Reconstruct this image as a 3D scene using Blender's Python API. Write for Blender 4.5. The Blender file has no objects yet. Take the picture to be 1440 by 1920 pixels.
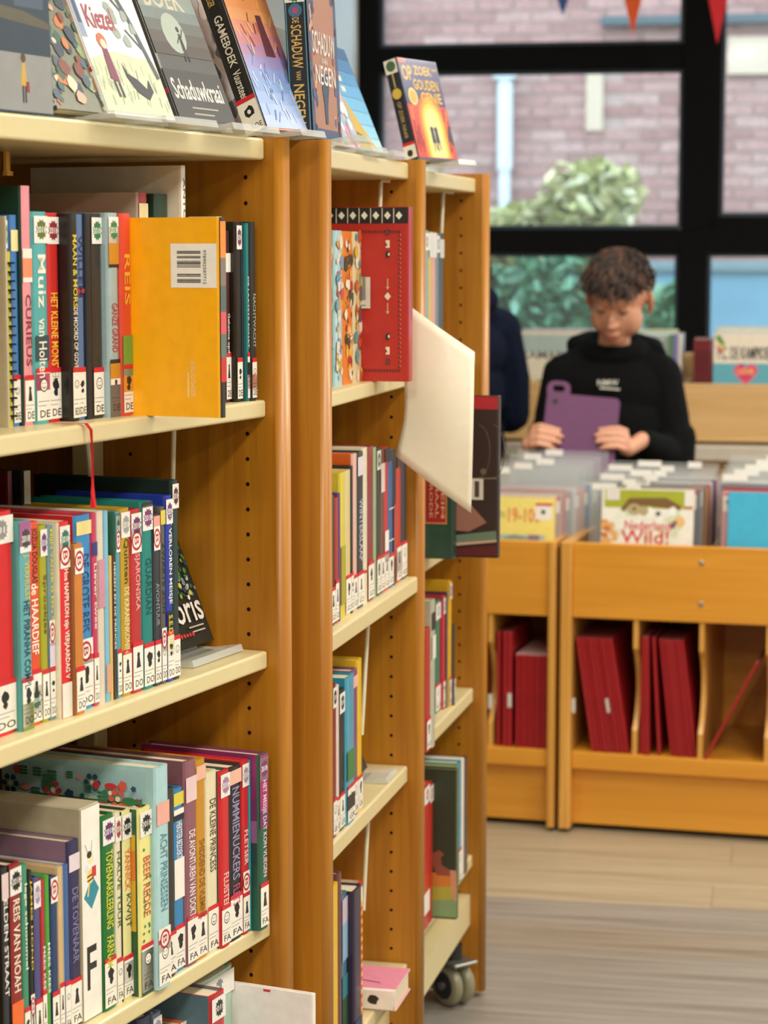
import bpy, bmesh, math, random
from mathutils import Matrix, Vector, Euler
random.seed(7)
S = bpy.context.scene
COL = S.collection
H = 1.43                                   # camera height above the floor
R = math.radians
# ------------------------------------------------------------------ camera, sky, lamps, exposure
cam_d = bpy.data.cameras.new('camera'); cam = bpy.data.objects.new('camera', cam_d); COL.objects.link(cam)
cam.location = (0, 0, H); cam.rotation_euler = (R(90) - math.atan(492 / 4200), 0, 0)
cam_d.sensor_fit = 'VERTICAL'; cam_d.sensor_height = 36; cam_d.lens = 4200 / 1920 * 36
cam_d.clip_end = 200
cam_d.dof.use_dof = True; cam_d.dof.focus_distance = 2.75; cam_d.dof.aperture_fstop = 7.0
S.camera = cam
S.view_settings.view_transform = 'Standard'; S.view_settings.look = 'None'
S.view_settings.gamma = 1; S.view_settings.use_curve_mapping = False; S.view_settings.exposure = 1.62
W = bpy.data.worlds.new('overcast_sky'); S.world = W; W.use_nodes = True
W.node_tree.nodes['Background'].inputs[0].default_value = (.80, .90, 1.0, 1)
W.node_tree.nodes['Background'].inputs[1].default_value = 1.35
LAMP_COLOR = (1.0, .955, .86)
LAMPS = [(.45, .25, 14), (1.20, 2.05, 11.5), (1.75, 3.75, 12), (2.7, 5.3, 17), (.3, 5.0, 9), (-1.3, 3.4, 6), (-.55, -1.3, 26), (2.8, 2.2, 10), (1.3, -1.9, 20)]  # entries behind the camera are added fill for covers that face it

def s2l(c): return c / 12.92 if c <= .04045 else ((c + .055) / 1.055) ** 2.4
def rgb(h): return tuple(s2l(int(h[i:i + 2], 16) / 255) for i in (0, 2, 4)) + (1,)

# ------------------------------------------------------------------ materials
MATS = {}
def new_mat(name):
    m = bpy.data.materials.new(name); m.use_nodes = True
    return m, m.node_tree, m.node_tree.nodes['Principled BSDF']
def plain(h, rough=.5, coat=0., metal=0., mottle=.05, scale=60, sub=0.):
    k = (h, rough, coat, metal, mottle, sub)
    if k in MATS: return MATS[k]
    m, t, b = new_mat('surface_' + h)
    N = t.nodes; L = t.links
    tc = N.new('ShaderNodeTexCoord'); nz = N.new('ShaderNodeTexNoise'); nz.inputs['Scale'].default_value = scale; nz.inputs['Detail'].default_value = 3
    L.new(tc.outputs['Object'], nz.inputs['Vector'])
    mr = N.new('ShaderNodeMapRange'); mr.inputs['From Min'].default_value = .3; mr.inputs['From Max'].default_value = .7
    mr.inputs['To Min'].default_value = 1 - mottle; mr.inputs['To Max'].default_value = 1 + mottle
    L.new(nz.outputs['Fac'], mr.inputs['Value'])
    mx = N.new('ShaderNodeVectorMath'); mx.operation = 'SCALE'; mx.inputs[0].default_value = rgb(h)[:3]
    L.new(mr.outputs['Result'], mx.inputs['Scale']); L.new(mx.outputs['Vector'], b.inputs['Base Color'])
    b.inputs['Roughness'].default_value = rough; b.inputs['Metallic'].default_value = metal
    b.inputs['Coat Weight'].default_value = coat; b.inputs['Coat Roughness'].default_value = .15
    if rough >= .9: b.inputs['Specular IOR Level'].default_value = .15
    if sub: b.inputs['Subsurface Weight'].default_value = sub; b.inputs['Subsurface Radius'].default_value = (.01, .004, .002)
    MATS[k] = m; return m
def cover(h): return plain(h, .42, .25)
def wood(name, a, b_, axis='Z', rough=.38, k=1.):
    m, t, b = new_mat(name); N = t.nodes; L = t.links
    tc = N.new('ShaderNodeTexCoord'); mp = N.new('ShaderNodeMapping')
    sc = {'Z': (38, 38, 1.6), 'X': (1.6, 38, 38), 'Y': (38, 1.6, 38)}[axis]
    mp.inputs['Scale'].default_value = tuple(v * k for v in sc); L.new(tc.outputs['Object'], mp.inputs['Vector'])
    n1 = N.new('ShaderNodeTexNoise'); n1.inputs['Scale'].default_value = 1.6; n1.inputs['Detail'].default_value = 5; n1.inputs['Distortion'].default_value = .6
    L.new(mp.outputs['Vector'], n1.inputs['Vector'])
    cr = N.new('ShaderNodeValToRGB'); cr.color_ramp.elements[0].position = .32; cr.color_ramp.elements[1].position = .68
    cr.color_ramp.elements[0].color = rgb(a); cr.color_ramp.elements[1].color = rgb(b_)
    L.new(n1.outputs['Fac'], cr.inputs['Fac']); L.new(cr.outputs['Color'], b.inputs['Base Color'])
    b.inputs['Roughness'].default_value = rough; b.inputs['Coat Weight'].default_value = .15; b.inputs['Coat Roughness'].default_value = .25
    return m
WOOD = wood('honey_beech_upright', 'a36412', 'ba7c1a')
WOODX = wood('honey_beech_lengthwise', 'd68e26', 'e29d32', 'X', k=.6)
WOODP = wood('pale_birch_lengthwise', 'cfa468', 'dcb47c', 'X', k=.6)
CREAM = plain('d9c896', .38, .1, mottle=.015)
PAGES = None
def pages_mat():
    m, t, b = new_mat('book_page_edges'); N = t.nodes; L = t.links
    tc = N.new('ShaderNodeTexCoord'); mp = N.new('ShaderNodeMapping'); mp.inputs['Scale'].default_value = (900, 3, 3)
    L.new(tc.outputs['Object'], mp.inputs['Vector']); n = N.new('ShaderNodeTexNoise'); n.inputs['Scale'].default_value = 1
    L.new(mp.outputs['Vector'], n.inputs['Vector']); cr = N.new('ShaderNodeValToRGB')
    cr.color_ramp.elements[0].color = rgb('c2b08c'); cr.color_ramp.elements[1].color = rgb('efe3c8')
    L.new(n.outputs['Fac'], cr.inputs['Fac']); L.new(cr.outputs['Color'], b.inputs['Base Color']); b.inputs['Roughness'].default_value = .8
    return m
PAGES = pages_mat()
def clear_mat(name, tint, alpha, rough=.05):
    m, t, b = new_mat(name); N = t.nodes; L = t.links
    tr = N.new('ShaderNodeBsdfTransparent'); tr.inputs[0].default_value = tint
    mx = N.new('ShaderNodeMixShader'); b.inputs['Base Color'].default_value = (.85, .88, .86, 1); b.inputs['Roughness'].default_value = rough
    mx.inputs[0].default_value = alpha
    L.new(tr.outputs[0], mx.inputs[1]); L.new(b.outputs[0], mx.inputs[2])
    L.new(mx.outputs[0], N['Material Output'].inputs['Surface'])
    return m
GLASS = clear_mat('window_glass', (.93, .97, .97, 1), .06)
ACRYL = clear_mat('clear_acrylic', (.95, .96, .93, 1), .38, .12)
SLEEVE = clear_mat('clear_divider_plastic', (.97, .98, .98, 1), .13, .2)

# ------------------------------------------------------------------ mesh helpers
def link(o, parent=None):
    COL.objects.link(o)
    if parent is not None: o.parent = parent
    return o
def mesh_obj(name, bm, mats, parent=None, smooth=False):
    me = bpy.data.meshes.new(name)
    bm.normal_update(); bm.to_mesh(me); bm.free()
    for m in (mats if isinstance(mats, (list, tuple)) else [mats]): me.materials.append(m)
    if smooth: me.polygons.foreach_set('use_smooth', [True] * len(me.polygons))
    return link(bpy.data.objects.new(name, me), parent)
def empty(name, label, cat, loc=(0, 0, 0), rot=(0, 0, 0), group=None):
    o = bpy.data.objects.new(name, None); o.empty_display_size = .05; link(o); o.location = loc; o.rotation_euler = rot
    o['label'] = label; o['category'] = cat
    if group: o['group'] = group
    return o
def tag(o, label, cat, group=None):
    o['label'] = label; o['category'] = cat
    if group: o['group'] = group
    return o
def struct(o): o['kind'] = 'structure'; return o
def box(bm, x0, x1, y0, y1, z0, z1, mi=0, M=None):
    vs = [bm.verts.new((M @ Vector(p)) if M else p) for p in ((x0, y0, z0), (x1, y0, z0), (x1, y1, z0), (x0, y1, z0), (x0, y0, z1), (x1, y0, z1), (x1, y1, z1), (x0, y1, z1))]
    for f in ((0, 3, 2, 1), (4, 5, 6, 7), (0, 1, 5, 4), (1, 2, 6, 5), (2, 3, 7, 6), (3, 0, 4, 7)):
        bm.faces.new([vs[i] for i in f]).material_index = mi
    return vs
def bevel(bm, w, seg=2, only=None):
    es = [e for e in bm.edges if only is None or only(e)]
    bmesh.ops.bevel(bm, geom=es, offset=w, segments=seg, affect='EDGES', profile=.5)
def bbox(name, x0, x1, y0, y1, z0, z1, mat, parent=None, bev=.002, seg=2, only=None):
    bm = bmesh.new(); box(bm, x0, x1, y0, y1, z0, z1)
    if bev: bevel(bm, bev, seg, only)
    return mesh_obj(name, bm, mat, parent)
def prism(bm, pts, z0, z1, axes='XY', mi=0):
    """closed outline PTS (list of 2D) extruded z0..z1 along the third axis"""
    def P(a, b, c): return {'XY': (a, b, c), 'YZ': (c, a, b), 'XZ': (a, c, b)}[axes]
    lo = [bm.verts.new(P(a, b, z0)) for a, b in pts]; hi = [bm.verts.new(P(a, b, z1)) for a, b in pts]
    n = len(pts); F = [bm.faces.new(lo), bm.faces.new(hi)] + [bm.faces.new((lo[i], lo[(i + 1) % n], hi[(i + 1) % n], hi[i])) for i in range(n)]
    for f in F: f.material_index = mi
    bmesh.ops.recalc_face_normals(bm, faces=F)
def tube(bm, pts, r, seg=8):
    pts = [Vector(p) for p in pts]; rings = []
    rr = r if isinstance(r, (list, tuple)) else [r] * len(pts)
    for i, p in enumerate(pts):
        d = (pts[min(i + 1, len(pts) - 1)] - pts[max(i - 1, 0)]).normalized()
        a = d.orthogonal().normalized() if i == 0 else (rings[-1][1] - d * rings[-1][1].dot(d)).normalized()
        b = d.cross(a)
        rings.append(([bm.verts.new(p + (a * math.cos(2 * math.pi * k / seg) + b * math.sin(2 * math.pi * k / seg)) * rr[i]) for k in range(seg)], a))
    for i in range(len(pts) - 1):
        A, B = rings[i][0], rings[i + 1][0]
        for k in range(seg): bm.faces.new((A[k], A[(k + 1) % seg], B[(k + 1) % seg], B[k]))
    bm.faces.new(rings[0][0][::-1]); bm.faces.new(rings[-1][0])
def cyl(bm, p0, p1, r, seg=16): tube(bm, [p0, p1], r, seg)

# flat print: polygons and lettering laid in the plane of a face
TXT = {}
def text_geo(s):
    if s in TXT: return TXT[s]
    cu = bpy.data.curves.new('lettering', 'FONT'); cu.body = s; cu.resolution_u = 2; cu.offset = .012; cu.fill_mode = 'FRONT'
    o = bpy.data.objects.new('lettering', cu); me = o.to_mesh()
    vs = [v.co.copy() for v in me.vertices]; fs = [tuple(p.vertices) for p in me.polygons]
    o.to_mesh_clear(); bpy.data.objects.remove(o); bpy.data.curves.remove(cu)
    x0 = min(v.x for v in vs); x1 = max(v.x for v in vs); y0 = min(v.y for v in vs); y1 = max(v.y for v in vs)
    TXT[s] = ([((v.x - x0) / (x1 - x0), (v.y - y0) / (y1 - y0)) for v in vs], fs, (x1 - x0) / (y1 - y0)); return TXT[s]
def face_map(face, t, w, h, e):
    if face == 'spine': return lambda u, v, k: (u, -e - k, v)
    if face == 'back': return lambda u, v, k: (-e - k, w - u, v)
    if face == 'front': return lambda u, v, k: (t + e + k, u, v)
    if face == 'top': return lambda u, v, k: (u, v, h + e + k)
    if face == 'plane': return lambda u, v, k: (u, -k, v)
class Art:
    def __init__(self, face, t=0, w=0, h=0, e=.0004):
        self.f = face_map(face, t, w, h, e); self.bm = bmesh.new(); self.mats = []; self.idx = {}; self.k = 0.
    def mi(self, col):
        if col not in self.idx: self.idx[col] = len(self.mats); self.mats.append(plain(col, .5, .1, mottle=.04))
        return self.idx[col]
    def poly(self, col, pts):
        self.k += .00001
        f = self.bm.faces.new([self.bm.verts.new(self.f(u, v, self.k)) for u, v in pts]); f.material_index = self.mi(col)
    def rect(self, col, u0, u1, v0, v1): self.poly(col, ((u0, v0), (u1, v0), (u1, v1), (u0, v1)))
    def circ(self, col, u, v, r, n=14, sx=1., a0=0.): self.poly(col, [(u + sx * r * math.cos(a0 + 2 * math.pi * i / n), v + r * math.sin(a0 + 2 * math.pi * i / n)) for i in range(n)])
    def star(self, col, u, v, r, n=12, sx=1.):
        self.poly(col, [(u + sx * r * (1 if i % 2 else .78) * math.cos(math.pi * i / n), v + r * (1 if i % 2 else .78) * math.sin(math.pi * i / n)) for i in range(2 * n)])
    def blob(self, col, u, v, r, n=9, rnd=None, sx=1.):
        q = rnd or random
        self.poly(col, [(u + sx * r * q.uniform(.7, 1.2) * math.cos(2 * math.pi * i / n), v + r * q.uniform(.7, 1.2) * math.sin(2 * math.pi * i / n)) for i in range(n)])
    def line(self, col, pts, wd):
        for (a, b), (c, d) in zip(pts, pts[1:]):
            L = math.hypot(c - a, d - b) or 1; nx, ny = -(d - b) / L * wd / 2, (c - a) / L * wd / 2
            self.poly(col, ((a + nx, b + ny), (a - nx, b - ny), (c - nx, d - ny), (c + nx, d + ny)))
    def text(self, s, col, u0, u1, v0, v1, down=False, keep=False):
        """letters fill the box; down=True: read from top to bottom"""
        vs, fs, ar = text_geo(s); self.k += .00001; mi = self.mi(col)
        if keep:
            if down:
                if (v1 - v0) / (u1 - u0) > ar * 1.3: c = (v0 + v1) / 2; q = ar * 1.3 * (u1 - u0) / 2; v0, v1 = c - q, c + q
            elif (u1 - u0) / (v1 - v0) > ar * 1.3: u1 = u0 + ar * 1.3 * (v1 - v0)
        P = [self.bm.verts.new(self.f(u0 + (u1 - u0) * y, v1 - (v1 - v0) * x, self.k) if down else self.f(u0 + (u1 - u0) * x, v0 + (v1 - v0) * y, self.k)) for x, y in vs]
        for f in fs:
            try: self.bm.faces.new([P[i] for i in f]).material_index = mi
            except ValueError: pass
    def done(self, name, parent):
        if not self.bm.faces: self.bm.free(); return None
        return mesh_obj(name, self.bm, self.mats, parent)

# ------------------------------------------------------------------ the book builder
# local axes: X thickness (0..t), Y from spine (0) to fore edge (w), Z height; the spine faces -Y
def book_mesh(t, w, h, spine_h, cover_h, soft=False):
    bm = bmesh.new(); b = min(.0022, t * .22); bl = min(.0018, t * .12)
    outer = [(0, w), (0, .004), (t * .06, .0012), (t * .25, -bl * .1 + .0002), (t * .5, 0), (t * .75, -bl * .1 + .0002), (t * .94, .0012), (t, .004), (t, w)]
    inner = [(t - b, w), (t - b, .0055), (t * .5, .0035), (b, .0055), (b, w)]
    prism(bm, outer + inner, 0, h)
    for f in bm.faces:
        f.material_index = 1 if f.normal.x < -.9 or f.normal.x > .9 else 0
    return bm
def make_book(t, w, h, spine_h, cover_h, label, name='book', group=None):
    o = mesh_obj(name, book_mesh(t, w, h, spine_h, cover_h), [cover(spine_h), cover(cover_h)])
    tag(o, label, 'book', group)
    b = min(.0022, t * .22)
    bm = bmesh.new(); box(bm, b, t - b, .0055, w - .004, .0025, h - .0035)
    mesh_obj('pages', bm, PAGES, o)
    return o
ICONS = {}
def foot_label(o, t, code, seed):
    q = random.Random(seed); m = t * .04; a = Art('spine'); hh = .047 + q.uniform(-.004, .006); z0 = .004
    a.rect('efe8da', m, t - m * .2, z0, z0 + hh); a.rect('cf1f2c', m, t - m * .2, z0 + hh, z0 + hh + .0055)
    c = t * .55; r = min(t * .3, .0075); k = q.randrange(3)
    if k == 0:
        a.circ('2a2622', c, z0 + hh * .74, r); a.circ('efe8da', c, z0 + hh * .74, r * .82); a.circ('2a2622', c - r * .3, z0 + hh * .74 + r * .25, r * .12, 6); a.circ('2a2622', c + r * .3, z0 + hh * .74 + r * .25, r * .12, 6)
        a.line('2a2622', [(c - r * .45, z0 + hh * .74 - r * .2), (c, z0 + hh * .74 - r * .5), (c + r * .45, z0 + hh * .74 - r * .2)], r * .14)
    elif k == 1:
        a.blob('1f1c1a', c, z0 + hh * .74, r * .9, 11, q); a.blob('1f1c1a', c, z0 + hh * .58, r * .6, 9, q)
    else:
        a.circ('2a2622', c, z0 + hh * .8, r * .45, 8); a.poly('2a2622', ((c - r * .7, z0 + hh * .5), (c + r * .7, z0 + hh * .5), (c + r * .3, z0 + hh * .78), (c - r * .3, z0 + hh * .78)))
    a.line('57524a', [(m * 3, z0 + hh * .40), (t * .92, z0 + hh * .40)], .0006); a.line('57524a', [(m * 3, z0 + hh * .31), (t * .7, z0 + hh * .31)], .0006)
    if t > .008: a.text(code, '3a352f', t * .25, t * .95, z0 + .003, z0 + .011)
    a.done('spine_label', o)
def year_sticker(o, t, h, col, v=None, year='2018'):
    a = Art('spine'); z = h - .019 if v is None else v; s = min(t * .49, .012)
    a.rect('e9e4dc', t * .03, t * .99, z - .0145, z + .0145); a.star(col, t * .55, z, .0115, 12, min(1, t * .44 / .0115)); a.text(year, 'efe9df', t * .2, t * .9, z - .0035, z + .0035)
    a.done('year_sticker', o)
def library_mark(o, t, h, f):
    a = Art('spine'); z = h * f; s = min(1., t * .46 / .0105)
    a.rect('ece6dc', t * .04, t * .98, z - .014, z + .014); a.circ('b3202c', t * .52, z, .0115, 16, s); a.circ('ece6dc', t * .52, z, .0085, 16, s); a.text('B', 'b3202c', t * .52 - .005 * s, t * .52 + .005 * s, z - .005, z + .005, True)
    a.done('library_mark', o)

# ================================================================== the room
def frame(ox, oy, yaw_deg): return Matrix.Translation((ox, oy, 0)) @ Matrix.Rotation(R(yaw_deg), 4, 'Z')
def put(o, M): o.matrix_world = M; return o
RW = frame(.48, 7.9, -10)                   # window wall: x along the wall, y outwards
RB = frame(.432, 5.4124, -15.3)             # browser bins: x along their fronts, y away from the aisle
RK = frame(.48, 6.95, -10)                  # comics rack under the window

def floor_mat(name, a, b_):
    m, t, b = new_mat(name); N = t.nodes; L = t.links
    tc = N.new('ShaderNodeTexCoord'); mp = N.new('ShaderNodeMapping'); mp.inputs['Scale'].default_value = (1.3, 26, 26)
    L.new(tc.outputs['Object'], mp.inputs['Vector'])
    n1 = N.new('ShaderNodeTexNoise'); n1.inputs['Scale'].default_value = 1.1; n1.inputs['Detail'].default_value = 6; n1.inputs['Roughness'].default_value = .65
    L.new(mp.outputs['Vector'], n1.inputs['Vector'])
    cr = N.new('ShaderNodeValToRGB'); cr.color_ramp.elements[0].position = .3; cr.color_ramp.elements[1].position = .7
    cr.color_ramp.elements[0].color = rgb(a); cr.color_ramp.elements[1].color = rgb(b_)
    L.new(n1.outputs['Fac'], cr.inputs['Fac']); L.new(cr.outputs['Color'], b.inputs['Base Color'])
    b.inputs['Roughness'].default_value = .38
    return m
bm = bmesh.new(); box(bm, -5.2, 5.2, -12, .05, -.06, -.004)
fl = struct(mesh_obj('floor', bm, plain('6e675c', .6))); put(fl, RW)
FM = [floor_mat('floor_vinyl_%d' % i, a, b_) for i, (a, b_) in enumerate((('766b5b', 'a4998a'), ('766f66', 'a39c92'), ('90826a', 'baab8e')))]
pl_cache = {}
def plank_mesh(L_, w, mi):
    k = (round(L_, 3), mi)
    if k not in pl_cache:
        bm = bmesh.new(); box(bm, 0, L_, 0, w, -.005, 0); bevel(bm, .0008, 1, lambda e: all(v.co.z > -.001 for v in e.verts))
        me = bpy.data.meshes.new('plank'); bm.to_mesh(me); bm.free(); me.materials.append(FM[mi]); pl_cache[k] = me
    return pl_cache[k]
y = -.02; j = 0; rng = random.Random(4)
while y > -7.6:
    w = .178; x = -2.4 - rng.uniform(0, .5)
    while x < 3.6:
        mi = 0 if rng.random() < .4 else (1 if rng.random() < .6 else 2)
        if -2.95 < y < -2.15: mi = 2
        if -4.9 < y < -3.0: mi = rng.choice((1, 1, 0))  # near planks darker: own grey tone plus bookcase shade put in the colour
        o = link(bpy.data.objects.new('plank', plank_mesh(1.22, w - .0006, mi)), fl); o.location = (x, y - w, 0); x += 1.2206
    y -= w
WHITE = plain('e6e6e2', .7, mottle=.02, scale=8)
def rbox(name, x0, x1, y0, y1, z0, z1, m, M=RW, bev=0):
    return struct(put(bbox(name, x0, x1, y0, y1, z0, z1, m, None, bev), M))
rbox('ceiling', -5.2, 5.2, -12, .3, 2.95, 3.05, WHITE)
rbox('wall_left', -5.4, -5.2, -12, .3, 0, 2.95, WHITE)
rbox('wall_right', 5.2, 5.4, -12, .3, 0, 2.95, WHITE)
rbox('wall_back', -5.2, 5.2, -12.2, -12, 0, 2.95, WHITE)
bm = bmesh.new(); box(bm, -5.2, -.592, 0, .3, 0, 2.95); box(bm, -.592, 5.2, 0, .3, 0, .80); box(bm, -.592, 5.2, 0, .3, 2.85, 2.95); box(bm, 4.6, 5.2, 0, .3, .80, 2.85)
struct(put(mesh_obj('wall_window', bm, WHITE), RW))
rbox('wall_pier', -1.3, -.594, -.55, 0, 0, 2.95, plain('e0ecf4', .7, mottle=.01))
# black aluminium window
BLACK = plain('0e0e0f', .9, 0, mottle=.03)
win = empty('window_1', 'black framed window', 'window'); del win['label'], win['category']; win['kind'] = 'structure'; put(win, RW)
def fr_(n, x0, x1, z0, z1, y0=.06, y1=.14, b=.006): return bbox(n, x0, x1, y0, y1, z0, z1, BLACK, win, b, 2)
fr_('window_frame', -.592, -.516, .80, 2.85)
fr_('transom', -.516, .551, 2.052, 2.139); fr_('transom', -.516, .545, 1.417, 1.503)
fr_('mullion', .551, .684, 1.503, 2.85); fr_('mullion', .543, .646, .80, 1.503)
fr_('transom', .640, 4.6, 1.417, 1.545); fr_('mullion', 1.95, 2.05, .80, 2.85); fr_('window_frame', 4.5, 4.6, .80, 2.85)
fr_('window_frame', -.516, 4.5, 2.78, 2.85); fr_('window_frame', -.516, 4.5, .80, .86)
for x0, x1, z0, z1 in ((-.516, .551, 2.139, 2.78), (-.516, .551, 1.503, 2.052), (-.516, .543, .86, 1.417), (.684, 1.95, 1.545, 2.78), (.646, 1.95, .86, 1.417), (2.05, 4.5, 1.545, 2.78), (2.05, 4.5, .86, 1.417)):
    bbox('pane', x0, x1, .098, .104, z0, z1, GLASS, win, 0)
    bm = bmesh.new()
    for a in ((x0, x0 + .012, z0, z1), (x1 - .012, x1, z0, z1), (x0 + .012, x1 - .012, z0, z0 + .012), (x0 + .012, x1 - .012, z1 - .012, z1)): box(bm, a[0], a[1], .085, .115, a[2], a[3])
    mesh_obj('glazing_bead', bm, plain('2b3a46', .5), win)
rbox('trim_1', -.592, 4.6, -.10, .06, .77, .80, plain('d8d6cf', .4), RW, .004)    # window sill board

# ------------------------------------------------------------------ outside
rbox('ground_outside', -14, 16, .32, 22, -.4, -.3, plain('8a9084', .9))
BR = frame(.5, 15, -10)
bw = empty('brick_building', 'pinkish red brick building across the yard behind the window', 'building'); put(bw, BR)
bbox('wall_body', -9, 9, .012, 1.0, -.4, 7.5, plain('ae9c96', .9), bw, 0)
bm = bmesh.new(); rng = random.Random(2)
for r_ in range(78):
    z = -.4 + r_ * .077; x = -4.2 - (.12 if r_ % 2 else 0)
    while x < 6.2:
        if not (.83 < x + .1 < .95 and 2.2 < z < 2.62):
            box(bm, x, x + .226, rng.uniform(-.004, .004), .02, z, z + .064, rng.choice((0, 0, 1, 2, 3)))
        x += .24
sb = mesh_obj('bricks', bm, [plain(c, .85, mottle=.15, scale=20) for c in ('a6817e', 'ac8a86', '9a7672', 'b29490')], bw); sb['kind'] = 'stuff'
STONE = plain('c8b8a4', .8)
bbox('stone_block', .835, .945, -.03, .05, 2.2, 2.62, STONE, bw, .004)
bbox('stone_band', 1.744, 4.6, -.05, .05, 2.55, 2.79, STONE, bw, .004)
bbox('ledge', .93, 4.6, -.12, .05, 2.868, 2.925, plain('4a5c64', .5), bw, .004)
bm = bmesh.new(); tube(bm, [(.31, -.07, 1.95), (.31, -.07, 2.55)], .05, 12); tube(bm, [(.31, -.07, -.3), (.31, -.07, 1.95)], .038, 12)
box(bm, .24, .38, -.14, 0, 2.54, 2.66); mesh_obj('downpipe', bm, plain('cfdde6', .4), bw)
bm = bmesh.new(); tube(bm, [(-.60, -.07, -.3), (-.60, -.07, 5)], .10, 12); mesh_obj('downpipe', bm, plain('b8d0e0', .4), bw)
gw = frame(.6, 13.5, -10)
g = empty('added_blue_wall', 'low added wall, pale blue standing in for sky reflection, behind the shrubs outside', 'wall'); put(g, gw)
bbox('wall_body', -4, 6, 0, .2, -.3, 1.30, plain('6a98b0', .7, mottle=.12, scale=2), g, 0)  # added wall; a sky reflection painted as its pale blue
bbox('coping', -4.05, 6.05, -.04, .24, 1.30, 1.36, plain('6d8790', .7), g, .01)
def shrub(name, label, ox, oy, rx, ry, z0, z1, n, cols, seed):
    q = random.Random(seed); t = empty(name, label, 'shrub', (ox, oy, -.3), group='shrubs outside the window')
    bm = bmesh.new()
    for _ in range(9):
        a = q.uniform(0, 6.28); e = (math.cos(a) * rx * .6, math.sin(a) * ry * .6, .3 + (z1 + z0) * .4)
        tube(bm, [(0, 0, 0), (e[0] * .4, e[1] * .4, e[2] * .55), e], [.03, .02, .008], 6)
    mesh_obj('stem', bm, plain('5a4a38', .8), t)
    bm = bmesh.new(); cz = (z0 + z1) / 2 + .3; hz = (z1 - z0) / 2
    lumps = [(q.uniform(-.75, .75) * rx, q.uniform(-.6, .6) * ry, cz + q.uniform(-.7, .72) * hz, q.uniform(.25, .5)) for _ in range(26)]
    for _ in range(n):
        lx, ly, lz, lr = q.choice(lumps); v = Vector((q.gauss(0, 1), q.gauss(0, 1), q.gauss(0, 1))).normalized() * lr * q.uniform(.55, 1) * min(rx, hz)
        p = Vector((lx, ly, lz)) + v; s = q.uniform(.035, .07)
        M = Matrix.Translation(p) @ Euler((q.uniform(-1, 1), q.uniform(-1, 1), q.uniform(0, 6.28))).to_matrix().to_4x4()
        f = bm.faces.new([bm.verts.new(M @ Vector(c)) for c in ((-s, 0, 0), (0, -s * .45, .004), (s, 0, 0), (0, s * .45, .004))]); f.material_index = q.randrange(len(cols))
    f = mesh_obj('foliage', bm, [plain(c, .55, mottle=.15) for c in cols], t); f['kind'] = 'stuff'
    return t
shrub('garden_shrub', 'pale yellow green shrub in front of the brick building', .70, 12.0, .72, .45, .85, 1.86, 6500, ('b8bc82', 'cfca9e', 'a0a878', 'c4c6a8'), 3)
shrub('garden_shrub', 'dark green shrub low behind the window under the paler one', .66, 10.3, .52, .42, .5, 1.40, 5600, ('3f7a5c', '5c9878', '2f6248', '7ab09a'), 8)
shrub('garden_shrub', 'spreading green shrub right of the dark low one', 1.30, 11.2, .22, .28, .5, 1.30, 2200, ('3c7a58', '5a9a70', '77a88a'), 5)

# bunting in front of the window
bt = empty('bunting', 'bunting with blue, orange and red pennants hanging before the window', 'bunting'); put(bt, RW)
for u, c, zt in ((.168, '3f5f9c', 2.20), (.400, 'f0622a', 2.133), (.677, 'e02a34', 2.10)):
    bm = bmesh.new(); prism(bm, [(u - .055, 2.36), (u + .055, 2.36), (u, zt)], -.302, -.2995, 'XZ'); mesh_obj('pennant', bm, plain(c, .8), bt)
bm = bmesh.new(); tube(bm, [(-2 + i * .4, -.3, 2.362 + .02 * math.cos(i)) for i in range(15)], .003, 6); mesh_obj('cord', bm, plain('e8e6e0', .8), bt)

# ------------------------------------------------------------------ ceiling lamps, with fill lamps added behind the camera
for i, (x, y, p) in enumerate(LAMPS):
    li = bpy.data.lights.new('ceiling_or_fill_light', 'AREA'); li.shape = 'RECTANGLE'; li.size = .28; li.size_y = 1.2; li.energy = p; li.color = LAMP_COLOR
    t = empty('ceiling_or_fill_lamp', 'flat white rectangular ceiling or added fill lamp, %s of those overhead' % 'first second third fourth fifth sixth seventh eighth ninth'.split()[i], 'lamp', (x, y, 2.93), (0, 0, R(-20)), 'ceiling lamps')
    bm = bmesh.new(); box(bm, -.16, .16, -.62, .62, -.03, .02); bevel(bm, .006); mesh_obj('housing', bm, plain('eeeeea', .5), t)
    lo = bpy.data.objects.new('light', li); link(lo, t); lo.location = (0, 0, -.035)

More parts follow.
